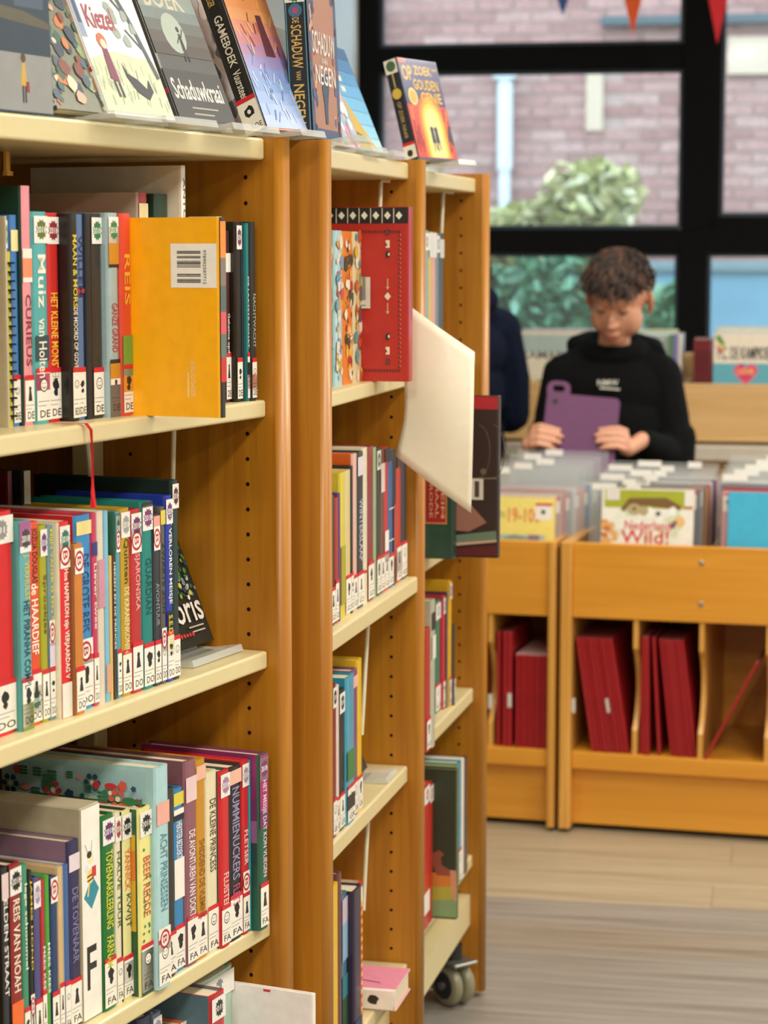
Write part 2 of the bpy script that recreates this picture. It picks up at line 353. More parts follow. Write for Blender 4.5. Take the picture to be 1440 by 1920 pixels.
# ================================================================== the bookcases
UN = {'u1': (-.14713, 2.80594, 23.8), 'u2': (.03846, 3.52348, 12.9), 'u3': (.16946, 4.17548, 12.9)}
def UM(u): x, y, a = UN[u]; return frame(x, y, 90 - a)
def rounded_panel(name, x0, x1, yf, yb, z0, z1, parent):
    r = .011; pts = []
    for cx, s, a0 in ((x0 + r, 0, 180), (x1 - r, 0, 270)):
        for i in range(6): a = R(a0 + 90 * i / 5); pts.append((cx + r * math.cos(a), yf + r + r * math.sin(a)))
    pts += [(x1, yb), (x0, yb)]
    bm = bmesh.new(); prism(bm, pts, z0, z1)
    o = mesh_obj(name, bm, WOOD, parent)
    for p in o.data.polygons: p.use_smooth = abs(p.normal.z) < .5 and p.area < .02
    return o
def caster(parent, x, y, yaw):
    c = bpy.data.objects.new('caster', None); link(c, parent); c.location = (x, y, 0); c.rotation_euler = (0, 0, yaw)
    TY = plain('8a8468', .35, .3); DK = plain('22221f', .5); ST = plain('8f8e88', .35, 0, .8)
    for s in (-1, 1):
        bm = bmesh.new(); prof = [(.012, .003), (.030, .003), (.034, .004), (.0395, .008), (.041, .014), (.0395, .021), (.035, .025), (.012, .024)]
        n = 28; rings = [[bm.verts.new((s * h, r * math.cos(2 * math.pi * k / n), .041 + r * math.sin(2 * math.pi * k / n))) for k in range(n)] for r, h in prof]
        for A, B in zip(rings, rings[1:]):
            for k in range(n): bm.faces.new((A[k], A[(k + 1) % n], B[(k + 1) % n], B[k]))
        bm.faces.new(rings[0]); bm.faces.new(rings[-1]); bmesh.ops.recalc_face_normals(bm, faces=bm.faces[:])
        mesh_obj('wheel', bm, TY, c, True)
        bm = bmesh.new(); cyl(bm, (s * .0235, 0, .041), (s * .0262, 0, .041), .026, 24); mesh_obj('hub_cap', bm, DK, c)
        bm = bmesh.new(); cyl(bm, (s * .026, 0, .041), (s * .032, 0, .041), .008, 12); mesh_obj('axle_nut', bm, ST, c)
    pts = [(-.030, -.03), (.034, -.03), (.044, -.02), (.044, .03), (-.03, .03)]
    bm = bmesh.new(); prism(bm, [(-.028, -.04), (.028, -.04), (.03, .0), (.028, .032), (-.028, .032), (-.03, 0)], .083, .090); bevel(bm, .002, 1); mesh_obj('fork_plate', bm, ST, c)
    bm = bmesh.new(); cyl(bm, (0, .0, .090), (0, 0, .118), .017, 16); mesh_obj('swivel', bm, DK, c)
    return c
def bookcase(u, label, L_, shelves, near=None, base=None, D=.285):
    t = empty('bookcase', label, 'bookcase', group='beech bookcases'); put(t, UM(u))
    top = H + .139
    rounded_panel('side_panel', 0, .030, -.023, D, .012, top, t)
    if near: rounded_panel('side_panel', -L_ - .03, -L_, near[0], near[1], .012, top + near[2], t)
    bbox('back_panel', -L_, 0, D - .013, D - .005, .14, H + .10, plain('5a3a1c', .6), t, 0)
    bbox('upright', -.034, -.0015, .236, .266, .05, H + .10, CREAM, t, .003)
    for z, th, yf in shelves:
        bm = bmesh.new(); box(bm, -L_ + .0015, -.0015, yf, D - .017, H + z - th, H + z); bevel(bm, .0035, 3, lambda e: any(v.co.y < yf + .001 for v in e.verts))
        mesh_obj('shelf', bm, CREAM, t)
    if base:
        bm = bmesh.new(); box(bm, -L_ + .0015, -.0015, base[0], base[0] + .022, H + base[2], H + base[1]); box(bm, -L_ + .0015, -.0015, base[0] + .02, base[0] + .10, H + base[1] - .012, H + base[1] - .001); box(bm, -L_ + .0015, -.0015, base[0] + .125, .268, H + base[1] - .012, H + base[1] - .001)
        mesh_obj('base_rail', bm, CREAM, t)
    bm = bmesh.new()
    for yy in (.0274, .1974):
        for k in range(-2, 44):
            z = H + .0894 - .032 * k
            if z < .12 or z > top - .03: continue
            n = 10; c = [(0 - .0003, yy + .0027 * math.cos(2 * math.pi * i / n), z + .0027 * math.sin(2 * math.pi * i / n)) for i in range(n)]
            bm.faces.new([bm.verts.new(p) for p in c])
    o = mesh_obj('peg_holes', bm, plain('1a0f08', .9), t); o['kind'] = 'stuff'
    return t
b1 = bookcase('u1', 'nearest beech bookcase with cream shelves and the pulled out yellow book', .665, [(.137, .027, 0), (-.187, .022, 0), (-.506, .023, 0), (-.857, .022, -.002), (-1.178, .022, 0)], (-.023, .55, 0), (.03, -1.26, -1.32), .55)
b2 = bookcase('u2', 'middle beech bookcase holding the large red diamond bordered book', .620, [(.134, .026, 0), (-.192, .022, 0), (-.515, .026, -.016), (-.822, .027, 0), (-1.149, .024, 0)], (-.0355, .255, 0), (.03, -1.226, -1.285))
b3 = bookcase('u3', 'farthest beech bookcase, on a twin wheel caster, nearest the window', .633, [(.130, .026, 0), (-.188, .026, 0), (-.515, .026, 0), (-.824, .027, 0), (-1.147, .024, 0)], None, (.004, -1.226, -1.285))
caster(b3, -.045, .028, R(-40)); caster(b1, -.06, .05, R(20)); caster(b2, -.06, .06, R(30))
bm = bmesh.new(); cyl(bm, (-.335, .16, H + .085), (-.335, .16, H + .112), .006, 12); cyl(bm, (-.335, .16, H + .083), (-.335, .16, H + .088), .009, 12); mesh_obj('shelf_pin', bm, plain('b8863a', .3, 0, .8), b1)
def support(u, pts, label):
    bm = bmesh.new(); tube(bm, [(x, y, H + z) for x, y, z in pts], .0032, 8)
    tag(put(mesh_obj('wire_book_support', bm, plain('e2d8bc', .35, .2)), UM(u)), label, 'book support', 'wire book supports')
support('u1', [(-.055, .06, -.212), (-.055, .10, -.2095), (-.055, .1025, -.225), (-.060, .1025, -.30), (-.064, .11, -.38)], 'cream wire support dropping behind the tall dark green book')
support('u1', [(-.215, .08, -.212), (-.215, .13, -.2095), (-.2135, .1325, -.225), (-.205, .1325, -.28), (-.195, .14, -.36)], 'cream wire support left of the other under the upper front shelf')
support('u2', [(-.045, .02, .105), (-.045, .032, .106), (-.046, .034, .10), (-.06, .034, .02), (-.068, .034, -.10)], 'cream wire support above the large red book')
support('u2', [(-.11, .02, -.544), (-.11, .036, -.5425), (-.111, .038, -.555), (-.135, .038, -.64), (-.16, .038, -.74)], 'cream wire support beside the yellow book of the middle bookcase')
support('u2', [(-.11, .02, -.852), (-.11, .036, -.8505), (-.111, .038, -.862), (-.13, .038, -.93), (-.15, .038, -1.02)], 'cream wire support above the thin chequered book')
support('u3', [(-.115, .02, .102), (-.115, .036, .1035), (-.116, .038, .095), (-.14, .038, -.01), (-.155, .038, -.08)], 'cream wire support high in the farthest bookcase')

# ------------------------------------------------------------------ rows of books
ROWNAME = {'f2': 'upper shelf of nearest bookcase', 'f3': 'middle shelf of nearest bookcase', 'f4': 'lower shelf of nearest bookcase', 'f5': 'bottom shelf of nearest bookcase',
           's2': 'upper shelf of middle bookcase', 's3': 'second shelf of middle bookcase', 's4': 'third shelf of middle bookcase', 's5': 'lowest shelf of middle bookcase',
           't2': 'upper shelf of farthest bookcase', 't3': 'second shelf of farthest bookcase', 't4': 'third shelf of farthest bookcase', 't5': 'lowest shelf of farthest bookcase'}
ROWS = [
 ('f2', 'u1', -.187, [
  (-.505, .0036, .05, .222, .15, 'c9c0a0', 'pale book with green year sticker at its head', {'y': '2f6b3a'}),
  (-.501, .0051, .05, .185, .16, 'd2c400', 'yellow and black spiral bound book', {'spiral': 1, 'c': 'd2c400'}),
  (-.4955, .0138, .05, .2233, .15, '3f78b8', 'blue spine book with white foot label', {'L': 'DE', 'st': [('e6dc9a', .83, .93)]}),
  (-.4813, .0186, .045, .2541, .19, 'e28f98', 'tall dark green book with pink spine', {'c': '123a2c', 'L': 'DE', 'st': [('e9e2d6', .6, .74), ('e08a60', .62, .7)], 't': ('CURIEUS', '7a3040', .25, .55)}),
  (-.4623, .0279, .0429, .2273, .15, '4fa6a6', 'teal book with white script lettering', {'L': 'DE', 'y': '5d6b2d', 't': ('Muiz', 'f2e8d8', .55, .8), 't2': ('van Holten', 'f2e8d8', .22, .5), 'st': [('d7527a', .16, .24), ('2b4a52', .3, .42)]}),
  (-.434, .0247, .0446, .2265, .15, 'c5221d', 'red book with white foot label', {'L': 'DE', 'y': '8c2430', 't': ('HET KLEINE MONSTER', 'f0c23a', .2, .62)}),
  (-.4089, .0152, .0301, .2255, .17, '15110f', 'black book with yellow title lettering', {'L': 'BEDE', 't': ('MAAN & MORS', 'e2c53a', .55, .9), 't2': ('DE MOORD OP GOVERT', 'e8e0d0', .22, .55)}),
  (-.3933, .0162, .0329, .2254, .15, '4d6f9c', 'blue grey book between two black books', {'L': 'DE', 't': ('WILLEM', '1d2d57', .6, .9), 'st': [('b02a2a', .62, .64)]}),
  (-.3767, .0125, .0307, .2264, .16, '141a24', 'navy black book without lettering', {}),
  (-.3638, .0225, .0312, .2268, .15, '2a2622', 'charcoal book with green year sticker', {'L': 'DE', 'y': '2f7a48'}),
  (-.3409, .0221, .0232, .2277, .15, '9fb6b8', 'grey blue book with golden brick bands', {'L': 'DE', 'y': '2f7a48', 'st': [('c98a24', .74, .93), ('1e2a33', .735, .75), ('c98a24', .19, .27), ('1e2a33', .265, .285), ('6b625c', 0, .16)], 't': ('GANZE GRAND', 'b23a3a', .32, .56)}),
  (-.3184, .0218, .0197, .2273, .15, 'd9452a', 'orange red book with green foot', {'L': 'DE', 'st': [('6e9c3a', .2, .4), ('d98f2f', .12, .2)], 't': ('REIS', 'f0b040', .55, .8)}),
  (-.2962, .0136, -.0927, .2227, .13, '191512', 'yellow book pulled out of the row showing its barcode', {'c': 'ffb400', 'special': 'yellow', 'st': [('e8862a', .8, .98), ('7d6f62', .66, .8), ('55605a', .53, .66), ('d5525a', .42, .53), ('5d6f68', .3, .42), ('c3262a', .18, .3)]}),
  (-.15, .0116, .0353, .2861, .21, 'f0ece0', 'tall white book standing far back', {'special': 'bigwhite', 'c': 'd8d0bc'}),
  (-.215, .0216, .0565, .2533, .19, 'a02a2a', 'book with red and cream spine standing far back', {'c': 'b4aa98', 'st': [('e0cc98', .8, .95)]}),
  (-.18, .0296, .0527, .2525, .17, '1d3a2a', 'dark green book standing far back', {}),
  (-.0702, .0137, .02, .21, .13, '4a2322', 'maroon book with white 202 sticker', {'L': 'DE', 'st': [('ece6da', .76, .87)], 't': ('Geheime opdracht', 'efe4d2', .2, .52)}),
  (-.0561, .0144, .012, .2209, .14, '17130f', 'black book with purple year sticker', {'L': 'DE', 'y': '6b3a55'}),
  (-.0413, .0045, .012, .2204, .14, '16202e', 'thin navy blue book', {}),
  (-.0364, .0063, .008, .2195, .14, '1f7d80', 'thin teal book with small white lettering', {'L': 'DE', 'st': [('e59a86', .07, .15), ('191919', .15, .22)], 't': ('DE LAATSTE SCHAT', 'dfe6da', .3, .7)}),
  (-.0297, .0128, .005, .2211, .14, '24272a', 'charcoal book nearest the wooden side panel', {'L': 'DE', 'st': [('e59a86', .07, .15)], 't': ('NACHTWACHT', 'a8b0a0', .3, .6)}),
 ]),
 ('f3', 'u1', -.506, [
  (-.585, .0472, .026, .2362, .15, 'd3151b', 'bright red book at the open end of the row', {'L': 'DO', 'y': '8d8a88', 'c': 'c01015'}),
  (-.5374, .0222, .0189, .2236, .14, '5fa3ab', 'turquoise book fading to green', {'L': 'DO', 'y': '2f6b4a', 'c': '4f9a94', 'st': [('7e8f2a', 0, .13), ('a05a8a', .88, 1)], 't': ('HET PIRANHA COMPL', '1f3a44', .2, .62), 't2': ('J. VERHULST', 'd2c23a', .62, .84)}),
  (-.5148, .0233, .0238, .2196, .14, 'df4a26', 'orange red book with white fairy tale lettering', {'L': 'DO', 'y': '2f6b4a', 't': ('de HAARDIEF', 'f4ead8', .35, .7), 't2': ('JOZUA DOUGLAS', '2a1a1a', .7, .97), 'ylow': 1}),
  (-.4911, .0139, .0231, .214, .14, 'a3a01a', 'olive yellow book with purple 2017 sticker', {'L': 'DO', 'y': '6b2f7a', 't': ('Sprookjes', '5a4a1a', .45, .75)}),
  (-.4768, .0111, .0226, .2123, .14, '6c8c92', 'grey blue book with yellow lettering', {'L': 'DO', 'b': .45, 't': ('MIJN VADER IS EEN SU', 'e6d23a', .48, .98), 'st': [('d8cce0', .27, .4)]}),
  (-.4653, .021, .0151, .2148, .14, 'd8222a', 'white backed book with red spine and green sticker', {'c': 'ded6b8', 'y': '2f6b5a', 'b': .83, 'st': [('e8e0d0', 0, .18)], 't': ('Hoe NAPPLEON zijn VERJAARDAG V', 'f3ead8', .2, .76)}),
  (-.4439, .0188, .0101, .1886, .14, 'c9792e', 'short orange brown book with worn foot', {'L': 'DO', 'c': '8f5a2c', 'b': .9}),
  (-.4247, .0323, .0194, .2169, .15, '2e86c0', 'sky blue book with yellow sticker across its head', {'L': 'DO', 'c': 'c01a22', 'b': .3, 'st': [('e8d48a', .9, .97)], 't': ('DE GROTE REIS', '20406a', .4, .8)}),
  (-.392, .0107, .0189, .2169, .14, 'c03558', 'pink book with navy band', {'L': 'DO', 'st': [('2a3a7a', .78, .85)], 't': ('Liever twee', 'f0d8d8', .4, .74)}),
  (-.3809, .0138, .0184, .2177, .15, 'd9c9b4', 'cream book with pinkish spine', {'st': [('c9899a', .5, .75)]}),
  (-.3667, .0092, .018, .2167, .15, '7db6cf', 'pale blue book with worn foot', {'st': [('d89a7a', .05, .2)]}),
  (-.3571, .0056, .0177, .165, .13, 'd6b56a', 'thin straw coloured book', {}),
  (-.3511, .0068, .0174, .165, .13, '4c2c1c', 'thin dark brown book with white capitals', {'t': ('HEKSEN EN DE PRINCES', 'e8e0d0', .35, .95)}),
  (-.3439, .0092, .017, .2132, .15, '4a98b0', 'blue green book with dark green sticker', {'L': 'DO', 'y': '1f5a4a', 'b': .85, 'c': '3a6a4a', 'st': [('4a6a5a', .8, .99)]}),
  (-.3343, .0204, .0162, .2157, .14, 'b8921c', 'golden book with brown script lettering', {'L': 'DO', 'y': '9a9690', 't': ('Quinten', '4a3412', .6, .84), 't2': ('DE KRAAIENKONING', 'e9d9a0', .2, .58)}),
  (-.3135, .0236, .0152, .2121, .14, 'b8262a', 'crimson book with purple sticker and round library mark', {'L': 'DO', 'y': '6b2f5a', 'b': .83, 'c': '8e1a1e', 't': ('SJARONSKA', 'e9a0a0', .45, .76)}),
  (-.2895, .0243, .0143, .2186, .15, '0f7d74', 'emerald teal book with purple sticker', {'L': 'DO', 'y': '7a2f6a', 't': ('GUARDIAN', '0a4a48', .4, .7), 'st': [('2a1a16', .97, 1)]}),
  (-.2648, .0151, .0137, .2018, .14, '2e3038', 'slate book with pink sticker and round library mark', {'L': 'DO', 'b': .86, 'st': [('e8a090', .93, .99)], 't': ('AVONTUUR', '8a8c92', .35, .6)}),
  (-.2493, .0117, .0132, .2091, .14, '5a534e', 'taupe book with yellow sticker near its head', {'L': 'DO', 'b': .25, 'st': [('d9c44a', .9, .98)], 't': ('ZWARTE ZON', '2a2622', .4, .8)}),
  (-.2372, .0161, .0126, .2208, .15, '20349a', 'royal blue book with bold white capitals', {'L': 'DO', 'y': '6b2f6a', 't': ('HET VERLOREN MEISJE', 'efeade', .42, .93), 't2': ('S.E.DURR', 'e6cf3a', .16, .36), 'st': [('16161c', .14, .38)]}),
  (-.36, .0096, .1476, .2552, .1, '6a1218', 'dark red book standing behind the row', {'c': '5a0e14'}),
  (-.335, .0136, .1433, .2538, .1, '5a7080', 'cream and blue book standing behind the row', {'c': '20262a', 'st': [('c8bfa8', 0, 1)]}),
  (-.2207, .0154, .0132, .2374, .19, '14322e', 'tall dark green book at end of row', {'L': 'DO', 'y': '5a1f2a', 'c': '10241f'}),
 ]),
 ('f4', 'u1', -.857, [
  (-.585, .0133, .018, .215, .15, '23262e', 'dark book lettered ELDEN STRAAT', {'t': ('ELDEN STRAAT', 'efe8dc', .35, .84), 'st': [('e0c8c8', .84, .97), ('b4502a', 0, .2)], 'c': '16140f'}),
  (-.5713, .0226, .017, .2147, .15, '8c1f1f', 'dark red book lettered REIS VAN NOAH', {'y': '1a1a1a', 't': ('REIS VAN NOAH', 'f0e4cc', .35, .82), 'st': [('e86a2a', .1, .3)], 'c': '141414'}),
  (-.5483, .0115, .0165, .2092, .15, '3f8a6a', 'green book with pale foot label', {'L': 'FA', 't': ('lege schommel', 'e8f0dc', .45, .9)}),
  (-.5364, .0077, .0161, .2001, .15, '1a1a18', 'black book with yellow JAMES HOND lettering', {'L': 'FA', 'b': .25, 't': ('JAMES HOND', 'e6c93a', .45, .95)}),
  (-.5283, .014, .0155, .1896, .14, '4a4a7a', 'purple blue book under lilac sticker', {'L': 'FA', 'y': '9a8ab0', 'c': '1c2038'}),
  (-.5139, .008, .0152, .1842, .14, 'b32a36', 'raspberry red book with white lettering', {'L': 'FA', 't': ('MEES KEES', 'f0e0e0', .3, .6)}),
  (-.5055, .0083, .0148, .1866, .14, '4a9a34', 'leaf green book with white lettering', {'t': ('MEES KEES', 'eef4e0', .3, .6)}),
  (-.4968, .0147, .0142, .1822, .14, '1f3a66', 'navy book with round library mark at head', {'L': 'FA', 'b': .92, 'c': '22324a'}),
  (-.4817, .0094, .0138, .1899, .14, 'cfae7e', 'tan book with cream edges', {'L': 'FA'}),
  (-.4719, .012, .0133, .1899, .15, '3c5f96', 'blue book beside dark purple one', {'L': 'FA', 'c': 'cfc4ae'}),
  (-.4595, .023, .014, .2124, .17, '2b2650', 'dark purple book with mauve cover', {'c': '8a6a7e', 'L': 'FA', 'st': [('e0d0d8', .84, .93)], 't': ('DE TOVENAAR', '7a76a0', .35, .75)}),
  (-.4361, .0408, .0108, .245, .2, 'ece6da', '', {'special': 'fbox'}),
  (-.3949, .0267, .0098, .226, .16, '0f6a2a', 'grass green book with yellow lettering', {'L': 'FA', 'y': '5a2f6a', 'c': '0e4a20', 't': ('TOVENAARSLEERLING', 'd9d23a', .42, .82), 't2': ('FARNAM', 'd9d23a', .22, .38)}),
  (-.3678, .0134, .0093, .2236, .14, 'e0d6b4', 'cream book with green and red lettering', {'L': 'FA', 'y': '9a3a3a', 't': ('HALVE TUUR', '4a6a2a', .4, .8)}),
  (-.354, .0214, .0085, .2226, .15, 'ddd690', 'pale yellow book with orange lettering', {'L': 'FA', 'y': '1a1a1a', 'c': '1f2a20', 't': ('YANNICK', 'd9702a', .58, .8), 't2': ('KWIJT', '3a5a4a', .38, .56), 'st': [('3a6a8a', .1, .2)]}),
  (-.3322, .028, -.002, .2212, .16, 'e6de8c', 'lemon yellow book with a jungle cover', {'c': '2c5a34', 'L': 'FA', 'y': '2a2a2a', 'special': 'jungle', 't': ('BEER REDDE', 'c9562a', .42, .74), 'st': [('2a4a2a', 0, .24)]}),
  (-.3038, .03, -.0082, .2639, .21, 'a9cfd2', 'large pale blue book covered in flowers and fishes', {'special': 'flowers', 'L': 'FA', 'b': .22, 't': ('ACHT PRINSESSEN', '5a8a94', .35, .7), 'st': [('e8a898', .74, .84)]}),
  (-.2734, .0314, .002, .2286, .14, '232a26', 'black book beside large pale blue one', {'L': 'FA'}),
  (-.2416, .0252, .0045, .2227, .14, '2f7fb4', 'blue book with zebra stripes and yellow sticker', {'L': 'FA', 'st': [('d9c84a', .91, .98), ('efe8dc', .4, .62), ('1a1a1a', .83, .86), ('efe8dc', .86, .89)], 't': ('HEKSTER BEZOEKT', 'efe8dc', .62, .82)}),
  (-.216, .0274, .0019, .2519, .19, '8a5560', 'mauve book about a doctor with white lettering', {'L': 'FA', 'c': '7a4a54', 't': ('DE AVONTUREN VAN DOKTER D', 'f0e4e0', .17, .66), 'st': [('e4c4c4', .8, .92)]}),
  (-.1882, .0243, .0028, .2472, .16, 'c2871a', 'mustard gold book with pink sticker', {'L': 'FA', 'st': [('e8b49a', .9, .97)], 't': ('SHIDDEND DE VLEMINK', '8a5a10', .2, .6)}),
  (-.1635, .0276, .0019, .2265, .15, 'e2d6b0', 'ivory book with small dark lettering', {'L': 'FA', 't': ('DE KLEINE PRINCESS', '5a4a3a', .45, .85)}),
  (-.1355, .025, -.0018, .2228, .15, 'c8161c', 'bright red book with teal edge and lilac sticker', {'c': '0f4f50', 'L': 'FA', 'y': 'a07a9a', 't': ('FLUISTER', 'f0c8c0', .22, .42)}),
  (-.1101, .0344, 0, .2211, .15, '1a1820', 'black book with big grey purple lettering', {'L': 'FA', 'st': [('e8b49a', .9, .98)], 't': ('NUMMIENUCKERS', '9a90b0', .35, .88), 't2': ('FLETS', 'c04a6a', .2, .32)}),
  (-.0753, .0185, -.0005, .223, .15, 'c41a20', 'scarlet book with round library mark', {'L': 'FA', 'b': .3, 'y': 'a08a9a', 't': ('FLETSER', 'f0d0c8', .4, .6)}),
  (-.0564, .0049, -.0007, .2204, .15, '2f8a9a', 'thin sea blue book', {}),
  (-.0511, .0235, -.0125, .2268, .17, '1d5a40', 'tall magenta and green book by the side panel', {'c': '8a2258', 'special': 'magenta', 'L': 'FA', 'y': '7a2a6a', 'st': [('9a2a66', .68, 1), ('6a2a5a', .58, .68)], 't': ('HET MEISJE DAT KON VLIEGEN', 'e8d0dc', .3, .85)}),
 ]),
 ('f5', 'u1', -1.178, [
  (-.3, .0303, .02, .2802, .15, '2a3a5a', 'navy book whose head just shows', {}),
  (-.2693, .0215, .02, .276, .15, '6a7a9a', 'grey blue book whose head just shows', {'y': '8a8aa0'}),
  (-.2474, .0196, .02, .244, .15, '3a3a30', 'dark book under a cream page edge', {}),
  (-.2274, .0196, .02, .2379, .15, 'c8c060', 'lime book with green sticker', {'y': '2f6b3a', 'c': '1c1c18'}),
  (-.2074, .0196, .02, .2429, .15, 'd0703a', 'orange book with round library mark', {'b': .95}),
  (-.1874, .0365, -.0146, .2776, .15, 'b8202a', 'red book with black year sticker', {'y': '2a2a2a', 'c': '55707a'}),
  (-.1505, .0888, .02, .2784, .17, 'a9c4b0', 'tall mint green book', {'y': '7a8a86', 'c': '8fae98'}),
  (-.0613, .0087, -.0912, .2517, .19, 'efe6e0', 'large white book pulled far out of the bottom shelf', {'special': 'white', 'c': 'efe6e0'}),
 ]),
 ('s2', 'u2', -.192, [
  (-.475, .0897, .022, .2192, .15, '5a9a8a', 'green picture book partly behind the post', {'pat': 1}),
  (-.3849, .0419, .0206, .2186, .15, 'a9c8cc', 'pale blue picture book with drawn animals', {'pat': 2}),
  (-.3426, .0547, .0189, .2181, .15, 'd97a2a', 'orange picture book with drawings on spine', {'pat': 3}),
  (-.2875, .0446, .0164, .2178, .15, 'd8c69a', 'cream picture book with drawings on spine', {'pat': 4}),
  (-.2425, .0296, -.054, .2538, .2, 'a81f1a', 'large red book with black diamond border', {'special': 'red', 'c': 'b8261c'}),
 ]),
 ('s3', 'u2', -.515, [
  (-.5, .0276, 0, .18, .14, '2a2018', 'black book partly behind the post', {'L': 'GO'}),
  (-.472, .0192, 0, .175, .14, 'a82a22', 'brick red thin book', {'L': 'GO'}),
  (-.4524, .011, 0, .18, .14, '5a3a7a', 'violet thin book', {}),
  (-.441, .0275, 0, .2067, .14, 'd8c43a', 'yellow book', {'st': [('a8a02a', .1, .5)]}),
  (-.4131, .0327, 0, .2068, .14, 'd6c286', 'straw book with white foot label', {'L': 'GO'}),
  (-.38, .0131, 0, .2108, .14, '26241f', 'black and white book', {'L': 'GO'}),
  (-.3665, .0247, 0, .2266, .14, 'e0b0a0', 'pale pink book beneath an orange cover', {'L': 'GO', 'c': 'd9601a'}),
  (-.3414, .0391, 0, .2261, .14, '1c2234', 'navy book with tiny silver lettering', {'L': 'GO', 't': ('WINTERSLAAP', 'c0c4cc', .3, .7), 'st': [('d8d0d8', .85, .97)]}),
  (-.3019, .0248, 0, .2297, .15, 'e2d8ba', 'cream book with red stripe', {'st': [('c0262a', .2, .22)]}),
  (-.2767, .0388, 0, .2287, .15, '8e2a30', 'dark red book', {'L': 'GO'}),
  (-.2375, .017, 0, .2249, .14, '9ab08a', 'sage green thin book', {}),
  (-.2201, .026, 0, .2226, .14, '33362a', 'olive black book', {'L': 'GO', 'y': '6a6a5a'}),
  (-.1937, .0264, 0, .2183, .14, '6a4a3a', 'brown book', {'L': 'GO', 'st': [('e8d8d0', .7, .9)]}),
  (-.1669, .0268, 0, .218, .14, 'c42a30', 'red book with lettered foot', {'L': 'GO', 'st': [('efe6dc', .2, .42), ('2a2622', .9, 1)]}),
  (-.1397, .0338, 0, .212, .14, '2a5f94', 'blue book with a pale ring', {'L': 'GO', 'st': [('dfe4e6', .57, .58), ('dfe4e6', .34, .35), ('33302c', .92, 1)]}),
  (-.1055, .0212, 0, .2091, .14, '2e2422', 'dark brown thin book', {'st': [('b0443a', .2, .6)]}),
  (-.0839, .0349, 0, .1998, .14, 'c82e1e', 'vermilion book with white foot', {'L': 'GO', 'st': [('efe6dc', .08, .24), ('3a302a', .9, 1)]}),
  (-.0486, .0406, 0, .193, .14, '1d2538', 'dark navy book at right end', {'L': 'GO'}),
 ]),
 ('s4', 'u2', -.822, [
  (-.465, .0219, .006, .2186, .14, '7a2226', 'dark red and black book', {'L': 'GR', 'y': '2a2a2a'}),
  (-.4427, .015, .006, .2137, .14, 'e0c8c0', 'white and pink thin book', {'L': 'GR'}),
  (-.4273, .0316, .006, .2028, .14, '1b1a18', 'black book with white sticker', {'L': 'GR', 'y': '3a3a30'}),
  (-.3953, .0462, .0026, .2155, .15, '4a9ab4', 'sky blue book with green landscape foot', {'L': 'GR', 'c': '1a8aa8', 'st': [('3a7a44', .3, .5), ('2a2a2a', .1, .2)]}),
  (-.3487, .0333, .006, .217, .14, '7a4a78', 'purple book with pink sticker', {'L': 'GR', 'st': [('e8b0a0', .88, .96)]}),
  (-.315, .0272, .006, .2269, .15, 'e0b414', 'yellow book at right end', {'L': 'GR'}),
 ]),
 ('s5', 'u2', -1.149, [
  (-.465, .0223, .012, .22, .14, '6a7c88', 'grey blue thin book', {}),
  (-.4423, .0315, .012, .25, .14, 'e8b81a', 'sunny yellow book with dotted edge', {}),
  (-.4104, .0195, .012, .26, .15, '6a3a34', 'brown patterned thin book', {}),
  (-.3905, .0326, .012, .2222, .15, '3f6f8c', 'blue landscape book', {'st': [('c8b8c8', .8, .97), ('8ab0cc', .55, .8), ('2a7a8a', .3, .45), ('1f4a2a', 0, .3)], 'c': '8aa86a'}),
  (-.3575, .046, .0011, .2198, .18, '2a1c3a', 'thick dark purple book', {'st': [('2a3a5a', 0, .1)]}),
  (-.3111, .0496, .012, .2096, .17, 'd8322a', 'thin book with red and yellow chequered spine', {'special': 'check', 'c': 'c9b7a0'}),
 ]),
 ('t2', 'u3', -.187, [
  (-.37, .0476, .02, .2192, .14, '8aa4a0', 'grey green book', {'y': '8a8a80'}),
  (-.322, .0268, .02, .2171, .14, 'd0a83a', 'yellow thin book with white head', {'st': [('dcd6cc', .8, 1)]}),
  (-.2948, .034, .02, .2163, .14, 'd0907e', 'salmon pink book with white head', {'st': [('dcd6cc', .8, 1)]}),
  (-.2604, .0252, .02, .2153, .14, '5a7476', 'slate green thin book', {'y': '8a8a8a'}),
  (-.2348, .0399, .02, .2156, .14, '1e2a28', 'black book at right end', {'st': [('c8c4bc', .8, .95)]}),
 ]),
 ('t3', 'u3', -.515, [
  (-.5, .0396, 0, .24, .16, '1f4a34', 'bottle green book with white foot label', {'L': 'HU'}),
  (-.46, .0296, -.0513, .245, .17, '1e3a30', 'green book with a red framed cover panel', {'special': 'redpanel', 'c': '1f4434'}),
  (-.43, .0216, -.1216, .2723, .2, '2a1a18', 'dark brown book pulled out showing a shoe', {'special': 'shoe', 'c': '2a1512'}),
 ]),
 ('t4', 'u3', -.824, [
  (-.562, .0326, -.0271, .2054, .16, 'b02a24', 'large red book pulled forward', {'L': 'KI'}),
  (-.528, .0296, -.0289, .2477, .15, 'b4b09a', 'pale grey book with dark sticker', {'st': [('22261f', .8, .92), ('e0dcd0', .6, .76)]}),
  (-.261, .0449, .02, .2026, .14, '0f7a64', 'jade green book', {'L': 'KI', 'y': '8aa09a'}),
  (-.2157, .0183, .015, .2072, .14, 'c02230', 'cherry red book', {'L': 'KI', 'y': 'b08a9a'}),
  (-.197, .0041, .012, .2115, .14, '3a3a5a', 'navy thin book', {}),
  (-.1925, .0187, .008, .2307, .15, 'dba81a', 'yellow book with lilac sticker', {'y': '7a5a9a', 'L': 'KI'}),
  (-.1734, .0093, .003, .15, .13, '4a3a2a', 'small brown patterned book', {'L': 'KI'}),
 ]),
 ('t5', 'u3', -1.147, [
